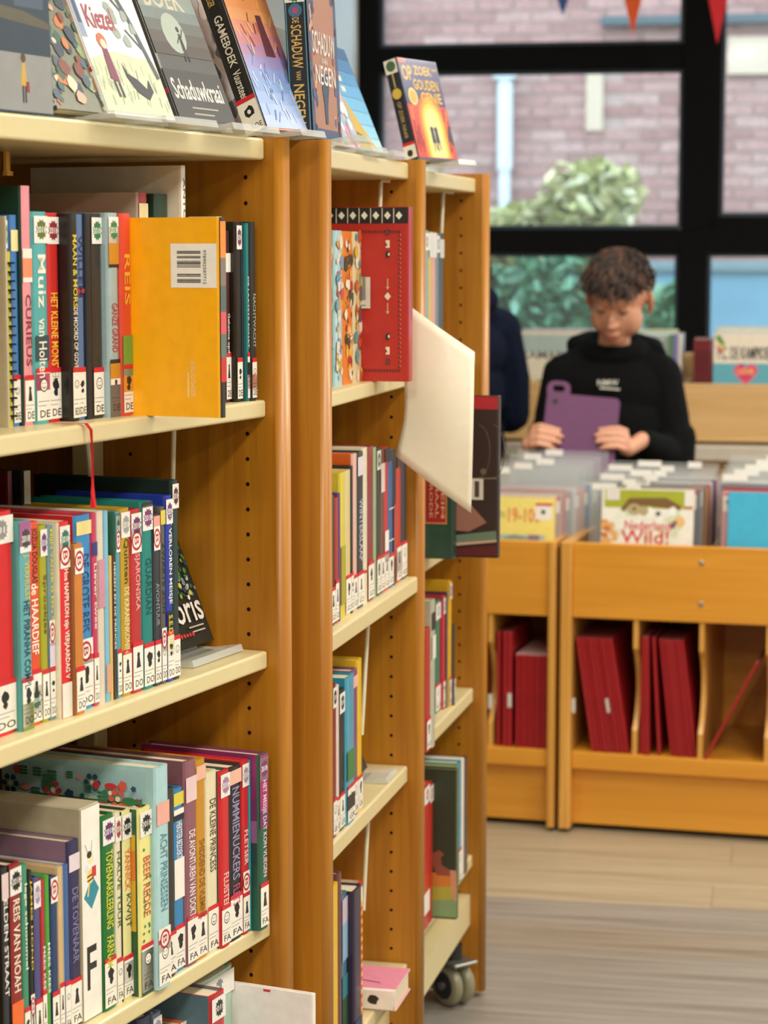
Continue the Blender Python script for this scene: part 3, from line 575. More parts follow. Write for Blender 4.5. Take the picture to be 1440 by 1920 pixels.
  (-.5, .0475, -.01, .2495, .16, 'c03018', 'orange red book with white foot label', {'st': [('efe4dc', .1, .25)], 'y': 'c06a5a'}),
  (-.4521, .03, -.01, .2423, .16, 'b8281a', 'red book with white head sticker', {'y': 'd09a8a'}),
  (-.4217, .0196, -.051, .2631, .19, '4a5a30', 'large dark green book with a fox on its cover', {'special': 'fox', 'c': '2b3018'}),
  (-.2254, .0224, -.012, .2219, .16, '6a8a4a', 'moss green book', {}),
  (-.2026, .0289, -.012, .2227, .16, '1f8aa8', 'turquoise book', {'L': 'LO'}),
  (-.1733, .0254, -.012, .2219, .16, 'e4dcd0', 'white book', {}),
  (-.1475, .0391, -.012, .2156, .16, '4a3a34', 'dark speckled book at right end', {}),
 ]),
]
FLOWER = ('c8323a', '2f5f9c', '2f7a4a', 'e08a8a', '1f4f6a', 'd85a4a')
def special(kind, o, t, w, h):
    q = random.Random(kind)
    if kind == 'yellow':
        a = Art('back', t, w, h); W_ = w
        a.rect('f4efe2', W_ - .062, W_ - .004, h - .078, h - .029)
        for i in range(22):
            v = h - .0725 + i * .0017
            if q.random() < .72: a.rect('2a2a2a', W_ - .054, W_ - .024, v, v + .0017 * q.uniform(.35, .85))
        a.text('978902587712', '4a4a4a', W_ - .021, W_ - .017, h - .074, h - .036, True)
        a.text('BIBLIOTHEEK', 'f6d88a', W_ - .038, W_ - .032, .022, .062, True); a.rect('f6d88a', W_ - .042, W_ - .040, .022, .05)
        a.done('back_cover_print', o)
        bm = bmesh.new(); box(bm, .0005, t - .0005, .004, w * .3, h - .0012, h + .0006); mesh_obj('head_wear', bm, plain('f2dcae', .6), o)
    elif kind == 'flowers':
        a = Art('back', t, w, h); a.rect('a2c8cc', .006, w - .014, .006, h - .006)
        for i in range(180):
            u = .014 + (i % 12 + q.uniform(.1, .9)) * (w - .034) / 12; v = .012 + (i // 12 + q.uniform(.15, .85)) * (h - .024) / 15; c = q.choice(FLOWER); k = q.randrange(4); r = q.uniform(.004, .009)
            if k == 0:
                for j in range(6): a.circ(c, u + r * math.cos(j * 1.047), v + r * math.sin(j * 1.047), r * .45, 7)
                a.circ('efe0c0', u, v, r * .4, 7)
            elif k == 1: a.circ(c, u, v, r * .55, 10, 2.2); a.poly(c, ((u + r, v), (u + r * 1.9, v + r * .6), (u + r * 1.9, v - r * .6)))
            elif k == 2:
                a.line('2f6a4a', [(u, v - r), (u, v + r)], .0011)
                for j in (-.6, 0, .6): a.circ('2f6a4a', u - r * .5, v + r * j, r * .28, 6, 1.8); a.circ('2f6a4a', u + r * .5, v + r * j, r * .28, 6, 1.8)
            else: a.star(c, u, v, r * .8, 5)
        a.circ('d02a34', w * .5, h * .50, .034, 20, 1.3); a.circ('efe0c0', w * .5, h * .46, .02, 18, 1.2)
        a.done('back_cover_print', o)
    elif kind == 'jungle':
        a = Art('back', t, w, h); a.rect('d8a82a', .002, w - .006, h * .35, h - .03); a.rect('e07a2a', .03, w - .006, h * .62, h * .78); a.rect('2c5a34', .002, w - .006, .003, h * .35)
        for i in range(60): a.blob(q.choice(('23482c', '3f7a3a', '1c3a28', 'b8c040')), q.uniform(.004, w - .014), q.choice((q.uniform(.01, h * .45), q.uniform(h * .75, h - .012))), q.uniform(.005, .012), 7, q)
        a.done('back_cover_print', o)
        a = Art('spine'); [a.blob('3f7a4a', q.uniform(.2, .8) * t, h * q.uniform(.24, .9), .0022, 6, q) for _ in range(16)]; a.done('spine_print', o)
    elif kind == 'magenta':
        a = Art('back', t, w, h)
        for i in range(8): a.rect(('8e2a66', '7c2a60', '6a2c5c', '8a5a86', '14403c', '14483c', '155040', '175844')[i], .002, w - .004, h - (i + 1) * h / 8.01, h - i * h / 8.01)
        a.poly('101410', [(.002, h * .22), (w * .9, h * .22), (w * .93, h * .52), (w * .8, h * .62), (w * .5, h * .66), (.002, h * .6)])
        for i in range(6): a.line('2f8a52', [(q.uniform(0, w * .6), .01), (q.uniform(w * .3, w * .95), h * q.uniform(.2, .36))], .002)
        a.done('back_cover_print', o)
    elif kind == 'red':
        a = Art('back', t, w, h); a.rect('1d1a18', .002, w - .002, h - .024, h - .001)
        k = 0; u = .004
        while u < w - .012:
            a.rect('e8e0cc', u, u + .0012, h - .0235, h - .002); a.poly('eee6d2', ((u + .0085, h - .0065), (u + .0135, h - .0125), (u + .0085, h - .0185), (u + .0035, h - .0125))); u += .0172
        u = .012
        for z in (h - .036, .016):
            for i in range(40):
                x = w * .06 + i * .0045
                if x < w - .016: a.poly('2b211d', ((x, z - .002), (x + .002, z - .002), (x + .004, z + .002), (x + .002, z + .002)))
        z = .02
        while z < h - .04: a.poly('2b211d', ((w - .016, z), (w - .0135, z + .002), (w - .0135, z + .0045), (w - .016, z + .0025))); a.poly('e0cfae', ((w - .0135, z + .0015), (w - .0125, z + .003), (w - .0135, z + .0045))); z += .0068
        uu = w - .032
        for v, k in ((h * .86, 0), (h * .79, 1), (h * .73, 2), (h * .56, 3), (h * .49, 4), (h * .42, 3), (h * .26, 2), (h * .18, 1), (h * .12, 0)):
            if k == 0: a.rect('4a3a34', uu - .003, uu + .003, v - .005, v + .003); a.rect('8e2a22', uu - .002, uu + .002, v - .003, v)
            elif k == 1: a.rect('e6d8b8', uu - .003, uu + .003, v - .006, v + .005); a.poly('8e2a22', ((uu - .003, v + .002), (uu, v - .002), (uu - .003, v - .004)))
            elif k == 2: a.circ('2b211d', uu, v, .005, 10, .7); a.rect('e6d8b8', uu + .0005, uu + .003, v - .002, v + .002)
            elif k == 3: a.rect('d8a884', uu - .0008, uu + .0008, v - .008, v + .008); a.poly('d8a884', ((uu - .003, v - .004), (uu, v - .008), (uu + .003, v - .004)))
            else: a.poly('e6d8b8', ((uu, v + .006), (uu + .005, v), (uu, v - .006), (uu - .005, v)))
        a.rect('d8d2c0', w - .085, w - .058, h * .42, h * .60)
        for i in range(20): 
            v = h * .435 + i * .0021
            if q.random() < .8: a.rect('2a2a2a', w - .074, w - .065, v, v + .0012)
        a.line('7a7468', [(w - .081, h * .44), (w - .081, h * .58)], .0015)
        a.done('back_cover_print', o)
    elif kind == 'shoe':
        a = Art('back', t, w, h); a.rect('b01a24', .002, w - .002, h - .022, h - .001)
        for u, s in ((w - .035, 1), (w - .01, 1)): a.line('5a4a44', [(u + .02 * math.cos(k / 8 * 3.14 - 1.57), h * .66 + .045 * math.sin(k / 8 * 3.14 - 1.57)) for k in range(9)], .0016)
        a.star('6a5c4c', w - .026, h * .535, .006, 8); a.line('7a6a54', [(w - .05, h * .49), (w - .003, h * .495)], .0022)
        a.rect('d8d0c2', w - .052, w - .026, h * .36, h * .49)
        a.rect('4a3a38', w - .041, w - .033, h * .375, h * .475); a.line('8a8076', [(w - .048, h * .38), (w - .048, h * .47)], .0012)
        a.poly('9a6a58', ((w * .2, h * .3), (w - .05, h * .34), (w - .02, h * .22), (w - .05, h * .16), (w * .3, h * .18)))
        a.poly('6a8068', ((w * .15, h * .09), (w - .004, h * .17), (w - .003, h * .11), (w * .2, h * .05)))
        a.poly('c8a48c', ((w * .15, h * .05), (w - .003, h * .115), (w - .003, h * .10), (w * .17, h * .03)))
        a.poly('5a1418', ((.004, .003), (w - .004, .003), (w - .004, h * .08), (w * .3, h * .03)))
        a.done('back_cover_print', o)
    elif kind == 'redpanel':
        a = Art('back', t, w, h); a.rect('d08a4a', w - .05, w - .012, h * .24, h - .01); a.rect('a81c22', w - .048, w - .014, h * .25, h - .012)
        for i in range(3): a.text(('HET RODE', 'VERHAAL', 'GEHEIM')[i], 'dca878', w - .042 + i * .010, w - .036 + i * .010, h * .28, h * .7, True)
        a.rect('1f4a38', w - .06, w - .012, h * .19, h * .225); a.done('back_cover_print', o)
    elif kind == 'fox':
        a = Art('back', t, w, h); a.rect('2c3420', .002, w - .003, h * .3, h - .004)
        a.poly('c8782a', [(.002, h * .14), (w, h * .2), (w, h * .31)] + [(w * (1 - i / 8), h * (.31 - .06 * (i / 8) ** 2)) for i in range(1, 9)])
        a.poly('a8a23a', ((.002, .004), (w, h * .1), (w, h * .22), (w * .5, h * .2), (.002, h * .14))); a.poly('7f9a6a', ((.002, .003), (w, .003), (w, h * .14), (w * .6, h * .1), (.002, h * .08)))
        a.poly('8a4a34', ((w - .052, h * .42), (w - .03, h * .46), (w - .022, h * .43), (w - .028, h * .41), (w - .026, h * .36), (w - .006, h * .32), (w - .004, h * .29), (w - .035, h * .29), (w - .044, h * .38)))
        a.poly('c98a6a', ((w - .012, h * .33), (w - .001, h * .33), (w - .001, h * .12), (w - .008, h * .14))); a.done('back_cover_print', o)
    elif kind == 'check':
        a = Art('spine'); n = 26
        for i in range(n): a.rect(('e03a2a', 'f0b828')[i % 2], t * .02, t * .9, .004 + i * h * .84 / n, .004 + (i + 1) * h * .84 / n)
        a.rect('efe0cc', t * .02, t * .9, h * .86, h * .97); a.done('spine_print', o)
    elif kind == 'white':
        a = Art('back', t, w, h); a.text('Lied', 'd8a8a0', w - .12, w - .085, h - .115, h - .08); a.line('d0383a', [(w - .07, h - .003), (w - .06, h - .003)], .003); a.done('back_cover_print', o)
    elif kind == 'bigwhite':
        a = Art('back', t, w, h); a.text('D', '4a443c', w - .152, w - .143, h - .052, h - .038)
        for i in range(4): a.line('8a8070', [(w - .14, h - .043 - i * .008), (w - .045 - (.02 if i == 3 else 0), h - .043 - i * .008)], .0022)
        a.done('back_cover_print', o); a = Art('spine'); a.text('ANTON VERDEL', '6a645a', t * .3, t * .75, h * .5, h * .95, True); a.done('spine_print', o)
def add_row_book(key, u, z, i, rec):
    s, t, n, h, w, col, desc, o_ = rec
    M = UM(u) @ Matrix.Translation((s, n, H + z))
    if o_.get('special') == 'fbox': return fbox(M, t, h, w)
    lab = desc + ', ' + ROWNAME[key]
    b = make_book(t, w, h, col, o_.get('c', col), lab, group='books on the ' + ROWNAME[key]); put(b, M)
    k = hash_(key, i)
    a = Art('spine')
    for c, f0, f1 in o_.get('st', ()): a.rect(c, t * .02, t * .98, max(.0005, h * f0), min(h - .0005, h * f1))
    if 'pat' in o_:
        q = random.Random(o_['pat']); cs = (('7ab09a', 'd8c070', 'a85a3a'), ('c8a03a', '6a9ab0', 'd8d4c0', 'c0504a'), ('e8b04a', 'b03a2a', 'e8dcc0', '3a4a3a'), ('c8582a', 'e2b83a', '5a9aa0', '7a4a5a', 'efe4c8'))[o_['pat'] - 1]
        for _ in range(46): a.blob(q.choice(cs), t * q.uniform(.15, .85), h * q.uniform(.03, .97), min(t * .3, q.uniform(.003, .012)), 8, q)
        for _ in range(12): a.line('2a2622', [(t * q.uniform(.1, .9), h * (v := q.uniform(.05, .9))), (t * q.uniform(.1, .9), h * (v + .03))], .001)
    for kk in ('t', 't2'):
        if kk in o_:
            tx, c, f0, f1 = o_[kk]; a.text(tx, c, t * .25, t * .80, h * f0, h * f1, True)
    a.done('spine_print', b)
    if 'special' in o_: special(o_['special'], b, t, w, h)
    if 'L' in o_: foot_label(b, t, o_['L'], k)
    if 'y' in o_: year_sticker(b, t, h, o_['y'], h * .13 if o_.get('ylow') else None)
    if 'b' in o_: library_mark(b, t, h, o_['b'])
    if 'spiral' in o_:
        bm = bmesh.new()
        for j in range(18):
            zz = .012 + j * (h - .024) / 17; tube(bm, [(t * .5 + t * .42 * math.cos(a_), -.002 + .004 * math.sin(a_), zz) for a_ in [2 * math.pi * e / 10 for e in range(11)]], .0011, 5)
        mesh_obj('spiral_binding', bm, plain('1a1a18', .4), b)
        a = Art('spine'); [a.rect('2a2a20', t * .1, t * .9, .008 + j * (h - .024) / 17, .012 + j * (h - .024) / 17) for j in range(18)]; a.done('spine_print', b)
    return b
def hash_(key, i): return sum(ord(c) * (j + 3) for j, c in enumerate(key)) * 31 + i * 17
def fbox(M, t, h, w):
    t_ = empty('letter_box', 'tall white letter box marked F with a reading bee, lower front shelf', 'box'); put(t_, M)
    G_ = plain('a89c82', .6)
    bm = bmesh.new(); box(bm, 0, t, .002, w, 0, h); bevel(bm, .0015, 1); mesh_obj('body', bm, G_, t_)
    a = Art('spine', e=-.0014); a.rect('efe9dd', .0006, t - .0012, .002, h - .002); a.text('F', '2a2622', t * .22, t * .72, .035, .085)
    u = t * .46; v = h * .72
    a.poly('2f8a9a', ((t * .1, v - .034), (t * .5, v - .05), (t * .9, v - .03), (t * .55, v - .012)))
    a.circ('f0d070', u, v - .012, .0085, 12, .9); a.circ('f0e0b0', u, v + .008, .0065, 12); a.line('3a3026', [(u - .004, v + .014), (u - .011, v + .026)], .0008); a.line('3a3026', [(u + .002, v + .014), (u + .004, v + .028)], .0008)
    a.line('3a3026', [(u - .007, v - .012), (u + .007, v - .010)], .002); a.line('3a3026', [(u - .007, v - .017), (u + .007, v - .015)], .002); a.circ('2a2622', u - .002, v + .013, .0042, 8, 1.3)
    a.rect('c8343a', u + .003, u + .012, v - .014, v - .002); a.line('f0d070', [(u - .003, v - .02), (u - .006, v - .034)], .0025); a.circ('d8e0e4', u - .008, v - .002, .005, 8, .7)
    a.done('front_sheet', t_)
    return t_
for key, u, z, recs in ROWS:
    for i, rec in enumerate(recs): add_row_book(key, u, z, i, rec)

# ------------------------------------------------------------------ books shown face out
def easel(M, w, label):
    t = empty('acrylic_easel', label, 'book stand', group='acrylic easels'); put(t, M)
    bm = bmesh.new(); prism(bm, [(-.045, .002), (-.042, .010), (-.002, .0035), (.055, .0035), (.055, 0), (-.004, 0)], -w / 2, w / 2, 'YZ'); mesh_obj('lip', bm, ACRYL, t)
    bm = bmesh.new(); prism(bm, [(.012, .0036), (.0152, .0036), (.075, .15), (.072, .151)], -w * .38, w * .38, 'YZ'); mesh_obj('back_rest', bm, ACRYL, t)
    return t
def face_out(M, w, h, t, lean, spine_h, cover_h, label, yaw=0, lip=.010):
    """M: frame whose x runs along the shelf, y into it; the near bottom corner of the front cover stands at M's origin"""
    b = make_book(t, w, h, spine_h, cover_h, label, group='books shown face out')
    put(b, M @ Matrix.Translation((0, 0, lip)) @ Matrix.Rotation(R(-90 + yaw), 4, 'Z') @ Matrix.Rotation(R(-lean), 4, 'Y') @ Matrix.Translation((-t, 0, 0)))
    return b
def at(u, s, n, z): return UM(u) @ Matrix.Translation((s, n, H + z))
T = .1375
# garden at night
w, h, t = .120, .215, .022; b = face_out(at('u1', -.600, .004, T), w, h, t, 2, '3a5a3a', '28343e', 'upright dark book with a girl in yellow, leftmost on top shelf', lip=.0005)
a = Art('front', t, w, h); a.rect('2c3a48', .002, w - .001, h * .28, h - .002); a.rect('3f6a3a', .003, .03, h * .55, h - .004); a.rect('8f8f8c', .002, w - .001, .002, h * .28); a.poly('5a5440', ((.002, h * .5), (w * .6, h * .48), (w - .002, h * .44), (w - .002, h * .41), (.002, h * .44)))
a.rect('48586a', w * .45, w * .9, h * .5, h - .004)
for i in range(5): a.rect('2c2a2a', w * (.5 + .08 * i), w * (.53 + .08 * i), h * .6, h - .008)
a.poly('c8a03a', ((w * .5, h * .13), (w * .6, h * .13), (w * .57, h * .24), (w * .53, h * .24))); a.circ('5a3a2a', w * .55, h * .26, .005, 8); a.line('2a2224', [(w * .53, h * .13), (w * .53, h * .05)], .003); a.line('2a2224', [(w * .57, h * .13), (w * .57, h * .05)], .003); a.rect('8a2a2a', w * .58, w * .63, h * .1, h * .15); a.done('front_cover_print', b)
foot_label(b, t, 'KO', 3)
# jungle pattern
w, h, t = .115, .205, .018; b = face_out(at('u1', -.462, .010, T), w, h, t, 22, '26304a', '6a6a52', 'leaning book with orange and green leaf pattern on top shelf')
q = random.Random(21); a = Art('front', t, w, h)
for i in range(130): a.blob(q.choice(('c8763a', '2f5a44', '8aa06a', 'd8a890', '40566a', 'e0cdb0', '2a3a4a', '7a3a2a')), q.uniform(.005, w - .008), q.uniform(.005, h - .005), q.uniform(.004, .011), 7, q)
a.done('front_cover_print', b); foot_label(b, t, 'ELA', 5)
# Kiezel
w, h, t = .150, .215, .020; b = face_out(at('u1', -.366, .006, T), w, h, t, 22, 'c9969a', 'dfe4dc', 'leaning pale book titled Kiezel with girl and black cat')
a = Art('front', t, w, h); a.rect('e2e8e4', .002, w - .002, .003, h - .003); a.poly('c9cfae', ((.002, .003), (w - .002, .003), (w - .002, h * .33), (w * .4, h * .36), (.002, h * .3))); a.rect('8a98b0', .003, .016, h * .42, h - .01); a.rect('3a4a6a', .006, .014, h * .5, h * .8)
q = random.Random(9)
for i in range(50): a.line(q.choice(('a9b48a', 'd8dcc0', '8f9f78')), [(u := q.uniform(.005, w - .006), v := q.uniform(.006, h * .26)), (u + q.uniform(-.004, .004), v + .012)], .001)
a.line('4a505a', [(w * .96, .05), (w * .82, h * .55), (w * .66, h * .8), (w * .7, h - .004)], .008); a.line('4a505a', [(w * .82, h * .55), (w * .6, h * .7)], .004); a.line('4a505a', [(w * .86, h * .4), (w * .7, h * .5)], .003); [a.blob('9aa89a', w * q.uniform(.55, .95), h * q.uniform(.42, .62), .008, 8, q) for _ in range(8)]
a.text('Kiezel', 'a8324a', w * .16, w * .56, h * .48, h * .61); a.text('Bouwien', '6a7080', w * .08, w * .45, h * .72, h * .77); a.text('Jansen', '6a7080', w * .26, w * .52, h * .645, h * .695)
a.poly('7a2a4a', ((w * .22, h * .2), (w * .34, h * .18), (w * .32, h * .37), (w * .25, h * .37))); a.circ('c8663a', w * .28, h * .41, .010, 10); a.circ('efd0b8', w * .29, h * .395, .006, 9); a.line('3a2a3a', [(w * .26, h * .19), (w * .27, h * .10)], .004); a.line('3a2a3a', [(w * .32, h * .18), (w * .33, h * .1)], .004)
a.poly('26262e', ((w * .46, h * .30), (w * .50, h * .24), (w * .62, h * .21), (w * .72, h * .16), (w * .78, h * .22), (w * .8, h * .15), (w * .7, h * .10), (w * .56, h * .14), (w * .47, h * .22))); a.done('front_cover_print', b)
foot_label(b, t, 'JANS', 8)
# Schaduwkraai
w, h, t = .142, .22, .024; b = face_out(at('u1', -.209, .004, T), w, h, t, 22, '3a3630', '2b2824', 'leaning dark book titled Schaduwkraai with pale misty sky')
a = Art('front', t, w, h)
for i in range(9): a.rect(('4c463e', '5e5a4e', '767666', '8b9184', '84918a', '727e7a', '5f625c', '524a42', '453a32')[i], .002, w - .002, h * (.93 - i * .068), h * (.999 - i * .068))
a.circ('a9b4a6', w * .45, h * .52, .026, 16); a.rect('2a2724', .002, w - .002, .003, h * .30); a.text('BOEK', 'c9bda4', w * .12, w * .80, h * .66, h * .79); a.text('Schaduwkraai', 'e6dfd0', w * .08, w * .92, h * .13, h * .25)
a.poly('1c1a18', ((w * .5, h * .42), (w * .56, h * .42), (w * .55, h * .52), (w * .51, h * .52))); a.line('1c1a18', [(w * .52, h * .42), (w * .5, h * .36)], .003); a.line('1c1a18', [(w * .55, h * .42), (w * .57, h * .36)], .003); a.circ('1c1a18', w * .53, h * .545, .004, 8); a.line('1c1a18', [(w * .51, h * .5), (w * .45, h * .46)], .002); a.line('1c1a18', [(w * .55, h * .5), (w * .61, h * .55)], .002)
for i in range(2): a.line('a39a8a', [(w * .3, h * (.085 - .035 * i)), (w * (.75 - .1 * i), h * (.085 - .035 * i))], .002)
a.done('front_cover_print', b); a = Art('spine'); a.rect('c9252e', t * .05, t * .95, h * .16, h * .19); a.done('spine_print', b)
# Gameboek
w, h, t = .105, .225, .032; b = face_out(at('u1', -.006, -.006, T), w, h, t, 22, '17130f', 'b85a3a', 'leaning thick book titled Gameboek with fiery orange and blue cover', yaw=-6)
q = random.Random(33); a = Art('front', t, w, h)
for i in range(14):
    f = i / 13; a.rect(('a83a2a', 'c85a34', 'd87a40', 'd88a50', 'd8945c', 'd0846a', 'c07a80', 'a87a9c', '8f86b8', '7f92c8', '7898cc', '8aa4d2', '9ab0d8', 'a8bade')[13 - i], .002, w - .001, h * f * .93 + .003, h * (f + .08) * .93 + .004)
for i in range(70): 
    v = q.uniform(.03, .97) * h; a.line(q.choice(('e8b05a', 'e8c890', 'a8443a', '8a3030') if v > h * .45 else ('b8c8e8', '6a82b8', 'd0d8ee')), [(u := q.uniform(.008, w - .012), v), (min(w - .004, u + q.uniform(-.006, .01)), min(h - .004, v + .014))], .0022)
a.poly('5a2a34', ((w * .55, h * .45), (w * .75, h * .45), (w * .7, h * .7), (w * .6, h * .7))); a.done('front_cover_print', b)
a = Art('spine'); a.text('GAMEBOEK', 'e8dfcc', t * .34, t * .72, h * .40, h * .70, True); a.text('Vuursteen', 'e8dfcc', t * .34, t * .72, h * .205, h * .375, True); a.text('ANGEL MENSWEGER', 'd8b060', t * .3, t * .62, h * .76, h * .97, True); a.poly('d8a84a', ((t * .7, h * .8), (t * .95, h * .84), (t * .8, h * .78)))
a.rect('efe8da', t * .04, t * .96, .004, .043); a.rect('cf1f2c', t * .04, t * .96, .043, .049); a.blob('1f1c1a', t * .5, .030, .0075, 10, q); a.circ('efe8da', t * .5, .030, .003, 6); a.text('ROE', '3a352f', t * .4, t * .9, .007, .014); a.done('spine_print', b)
# pale book behind
w, h, t = .10, .20, .015; b = face_out(at('u1', .020, .085, T), w, h, t, 16, 'd8d0c0', 'cfc8bc', 'pale grey book half hidden behind the Gameboek book'); a = Art('front', t, w, h); q = random.Random(4); [a.blob(q.choice(('8a8478', 'efe8da', '4a4a48', 'b0a898')), q.uniform(.01, w - .01), q.uniform(.02, h - .01), .012, 8, q) for _ in range(20)]; a.done('front_cover_print', b)
# Schaduw van Negen
w, h, t = .152, .225, .029; b = face_out(at('u2', -.655, -.018, T), w, h, t, 3, '1a2028', '54566a', 'upright book Schaduw van Negen on top above the post', lip=.004)
a = Art('front', t, w, h); a.rect('3f4f6c', .002, w - .001, .003, h - .003); a.poly('a8745a', ((w * .12, h * .06), (w * .88, h * .06), (w * .9, h * .9), (w * .62, h - .006), (w * .38, h - .006), (w * .1, h * .9))); q = random.Random(17)
for i in range(60): a.blob(q.choice(('2f4468', '8a4a44', 'c89070', '465a7a', '3a2a3a')), q.choice((q.uniform(.005, w * .2), q.uniform(w * .8, w - .006))), q.uniform(.01, h - .01), .006, 7, q)
a.poly('2c4258', ((w * .38, h * .3), (w * .62, h * .3), (w * .56, h * .2), (w * .54, h * .09), (w * .46, h * .09), (w * .44, h * .2))); a.rect('2a3c58', w * .4, w * .6, h * .3, h * .38); a.blob('3a6a7a', w * .5, h * .9, .014, 10, q); a.blob('b03a5a', w * .28, h * .9, .010, 8, q)
a.text('SCHADUW', 'e2d8cc', w * .12, w * .88, h * .48, h * .61); a.text('VAN', 'e2d8cc', w * .4, w * .6, h * .43, h * .465); a.text('NEGEN', 'e2d8cc', w * .18, w * .86, h * .31, h * .42); a.done('front_cover_print', b)
a = Art('spine'); a.rect('16181e', t * .02, t * .98, .004, h - .004); a.line('5a9ab0', [(t * .08, .006), (t * .08, h - .02)], .0012); a.line('5a9ab0', [(t * .92, .006), (t * .92, h - .02)], .0012); a.text('SCHADUW', 'd9b05a', t * .26, t * .74, h * .39, h * .63, True); a.text('VAN', 'd9b05a', t * .4, t * .62, h * .325, h * .375, True); a.text('NEGEN', 'd9b05a', t * .26, t * .74, h * .08, h * .30, True); a.circ('3f6a8a', t * .5, h * .71, .009, 12); a.circ('b0486a', t * .5, h * .71, .004, 8); a.rect('dfe6da', t * .05, t * .95, h * .755, h * .84); a.star('2f7a48', t * .5, h * .797, .010); a.text('DE', 'd9b05a', t * .35, t * .65, h * .64, h * .67, True); a.done('spine_print', b)
# blue leaning book and white spined one
w, h, t = .15, .175, .012; b = face_out(at('u2', -.335, .030, T), w, h, t, 22, 'eceae4', 'cdb7c6', 'leaning white spined book with rosy cover on top shelf')
q = random.Random(5); a = Art('front', t, w, h); [a.blob(q.choice(('d8a0b0', 'efe6e6', 'c8708a', '8ab8d0', 'e8c8a0')), q.uniform(.012, w - .012), q.uniform(.012, h - .012), q.uniform(.006, .015), 8, q) for _ in range(60)]; a.done('front_cover_print', b)
w, h, t = .150, .172, .012; b = face_out(at('u2', -.170, .034, T), w, h, t, 22, '2a5a8a', '7fb6d8', 'leaning bright sky blue book with golden foot on top shelf')
a = Art('front', t, w, h)
for i in range(8): a.rect(('a8d8e8', '8accE6'.lower(), '7ac0e4', '6ab4de', '5aa6d6', '4a90c4', '3a78ac', '2f6090')[i], .002, w - .002, h * i / 8.02 + .001, h * (i + 1) / 8.02)
a.poly('c8a848', ((.003, .003), (w * .75, .003), (w * .35, h * .28), (.003, h * .5))); a.poly('4a6a3a', ((.006, .012), (w * .5, .012), (w * .4, .022), (.006, .03))); [a.rect('efe4b8', w * .15, w * .3, h * (.55 + .1 * i), h * (.6 + .1 * i)) for i in range(4)]; a.done('front_cover_print', b)
# Op zoek naar gouden genie
w, h, t = .132, .171, .026
Mo = frame(.0570, 3.700, 90 - 31) @ Matrix.Translation((0, 0, H + T))
b = face_out(Mo, w, h, t, 15, '23222e', '3a3466', 'thick purple and fire red book titled Op zoek, facing the aisle')
a = Art('front', t, w, h); a.rect('34336a', .002, w - .002, h * .52, h - .002); a.rect('d83a1e', .002, w - .002, .003, h * .54)
for i, (c, r) in enumerate((('e8641e', .052), ('f29a28', .044), ('f8c844', .036), ('fbe88a', .027))): a.circ(c, w * .56, h * .36, r, 22, .85); a.rect(c, w * .56 - r * .85, w * .56 + r * .85, .004, h * .36)
q = random.Random(12); [a.line(q.choice(('a81a1a', '8a1420', 'f07a24')), [(u := q.choice((q.uniform(.006, w * .2), q.uniform(w * .86, w - .006))), v := q.uniform(.01, h * .4)), (u + .003, v + .022)], .004) for _ in range(26)]
a.poly('3a1438', ((w * .86, h * .2), (w - .003, h * .15), (w - .003, h * .36), (w * .9, h * .34)))
for dx in (.49, .59): a.circ('1c3048', w * dx, h * .30, .006, 10); a.poly('1c3048', ((w * dx - .006, h * .17), (w * dx + .006, h * .17), (w * dx + .005, h * .28), (w * dx - .005, h * .28))); a.line('1c3048', [(w * dx - .003, h * .17), (w * dx - .004, h * .08)], .003); a.line('1c3048', [(w * dx + .003, h * .17), (w * dx + .005, h * .1)], .003)
a.text('OP', 'f2c244', w * .06, w * .30, h * .78, h * .93); a.text('ZOEK', 'f2c244', w * .36, w * .80, h * .845, h * .935); a.text('NAAR', 'f2c244', w * .82, w * .95, h * .90, h * .93); a.text('GOUDEN', 'f2c244', w * .28, w * .90, h * .695, h * .80); a.text('GENIE', 'f2c244', w * .40, w * .92, h * .57, h * .675); a.circ('e8c860', w * .2, h * .62, .015, 16); a.circ('c89a34', w * .2, h * .62, .011, 16); a.rect('e8603a', .002, w * .2, h - .008, h - .001); a.done('front_cover_print', b)
a = Art('spine'); a.rect('e8e4d4', t * .05, t * .95, h - .024, h - .001); a.circ('4a6a4a', t * .5, h - .012, .009, 12); a.line('c8b070', [(t * .5, h * .72), (t * .5, h * .86)], .0025); a.circ('d8b84a', t * .5, h * .66, .009, 12); a.text('OP ZOEK NAAR', 'b8a060', t * .36, t * .64, h * .22, h * .58, True); a.rect('cf2a30', t * .05, t * .95, h * .15, h * .18); a.rect('efe8da', t * .05, t * .95, .004, h * .15); a.blob('2a2622', t * .5, h * .08, .006, 9, q); a.done('spine_print', b)
# easels
for s, n, wd, nm in ((-.365, .012, .10, 'under the leaf patterned book'), (-.255, .006, .12, 'between Kiezel and Schaduwkraai'), (-.10, .004, .12, 'under the Schaduwkraai book'), (.035, -.006, .07, 'under the Gameboek book')):
    easel(at('u1', s, n, T), wd, 'clear acrylic easel with pale lip %s' % nm)
easel(at('u2', -.56, -.020, T), .08, 'clear acrylic easel in front of the Schaduw van Negen book')
easel(at('u2', -.26, .030, T), .10, 'clear acrylic easel under the rosy white spined book'); easel(at('u2', -.10, .034, T), .10, 'clear acrylic easel under the sky blue book')
easel(Mo @ Matrix.Translation((.085, 0, 0)), .06, 'clear acrylic easel under the purple and red book')
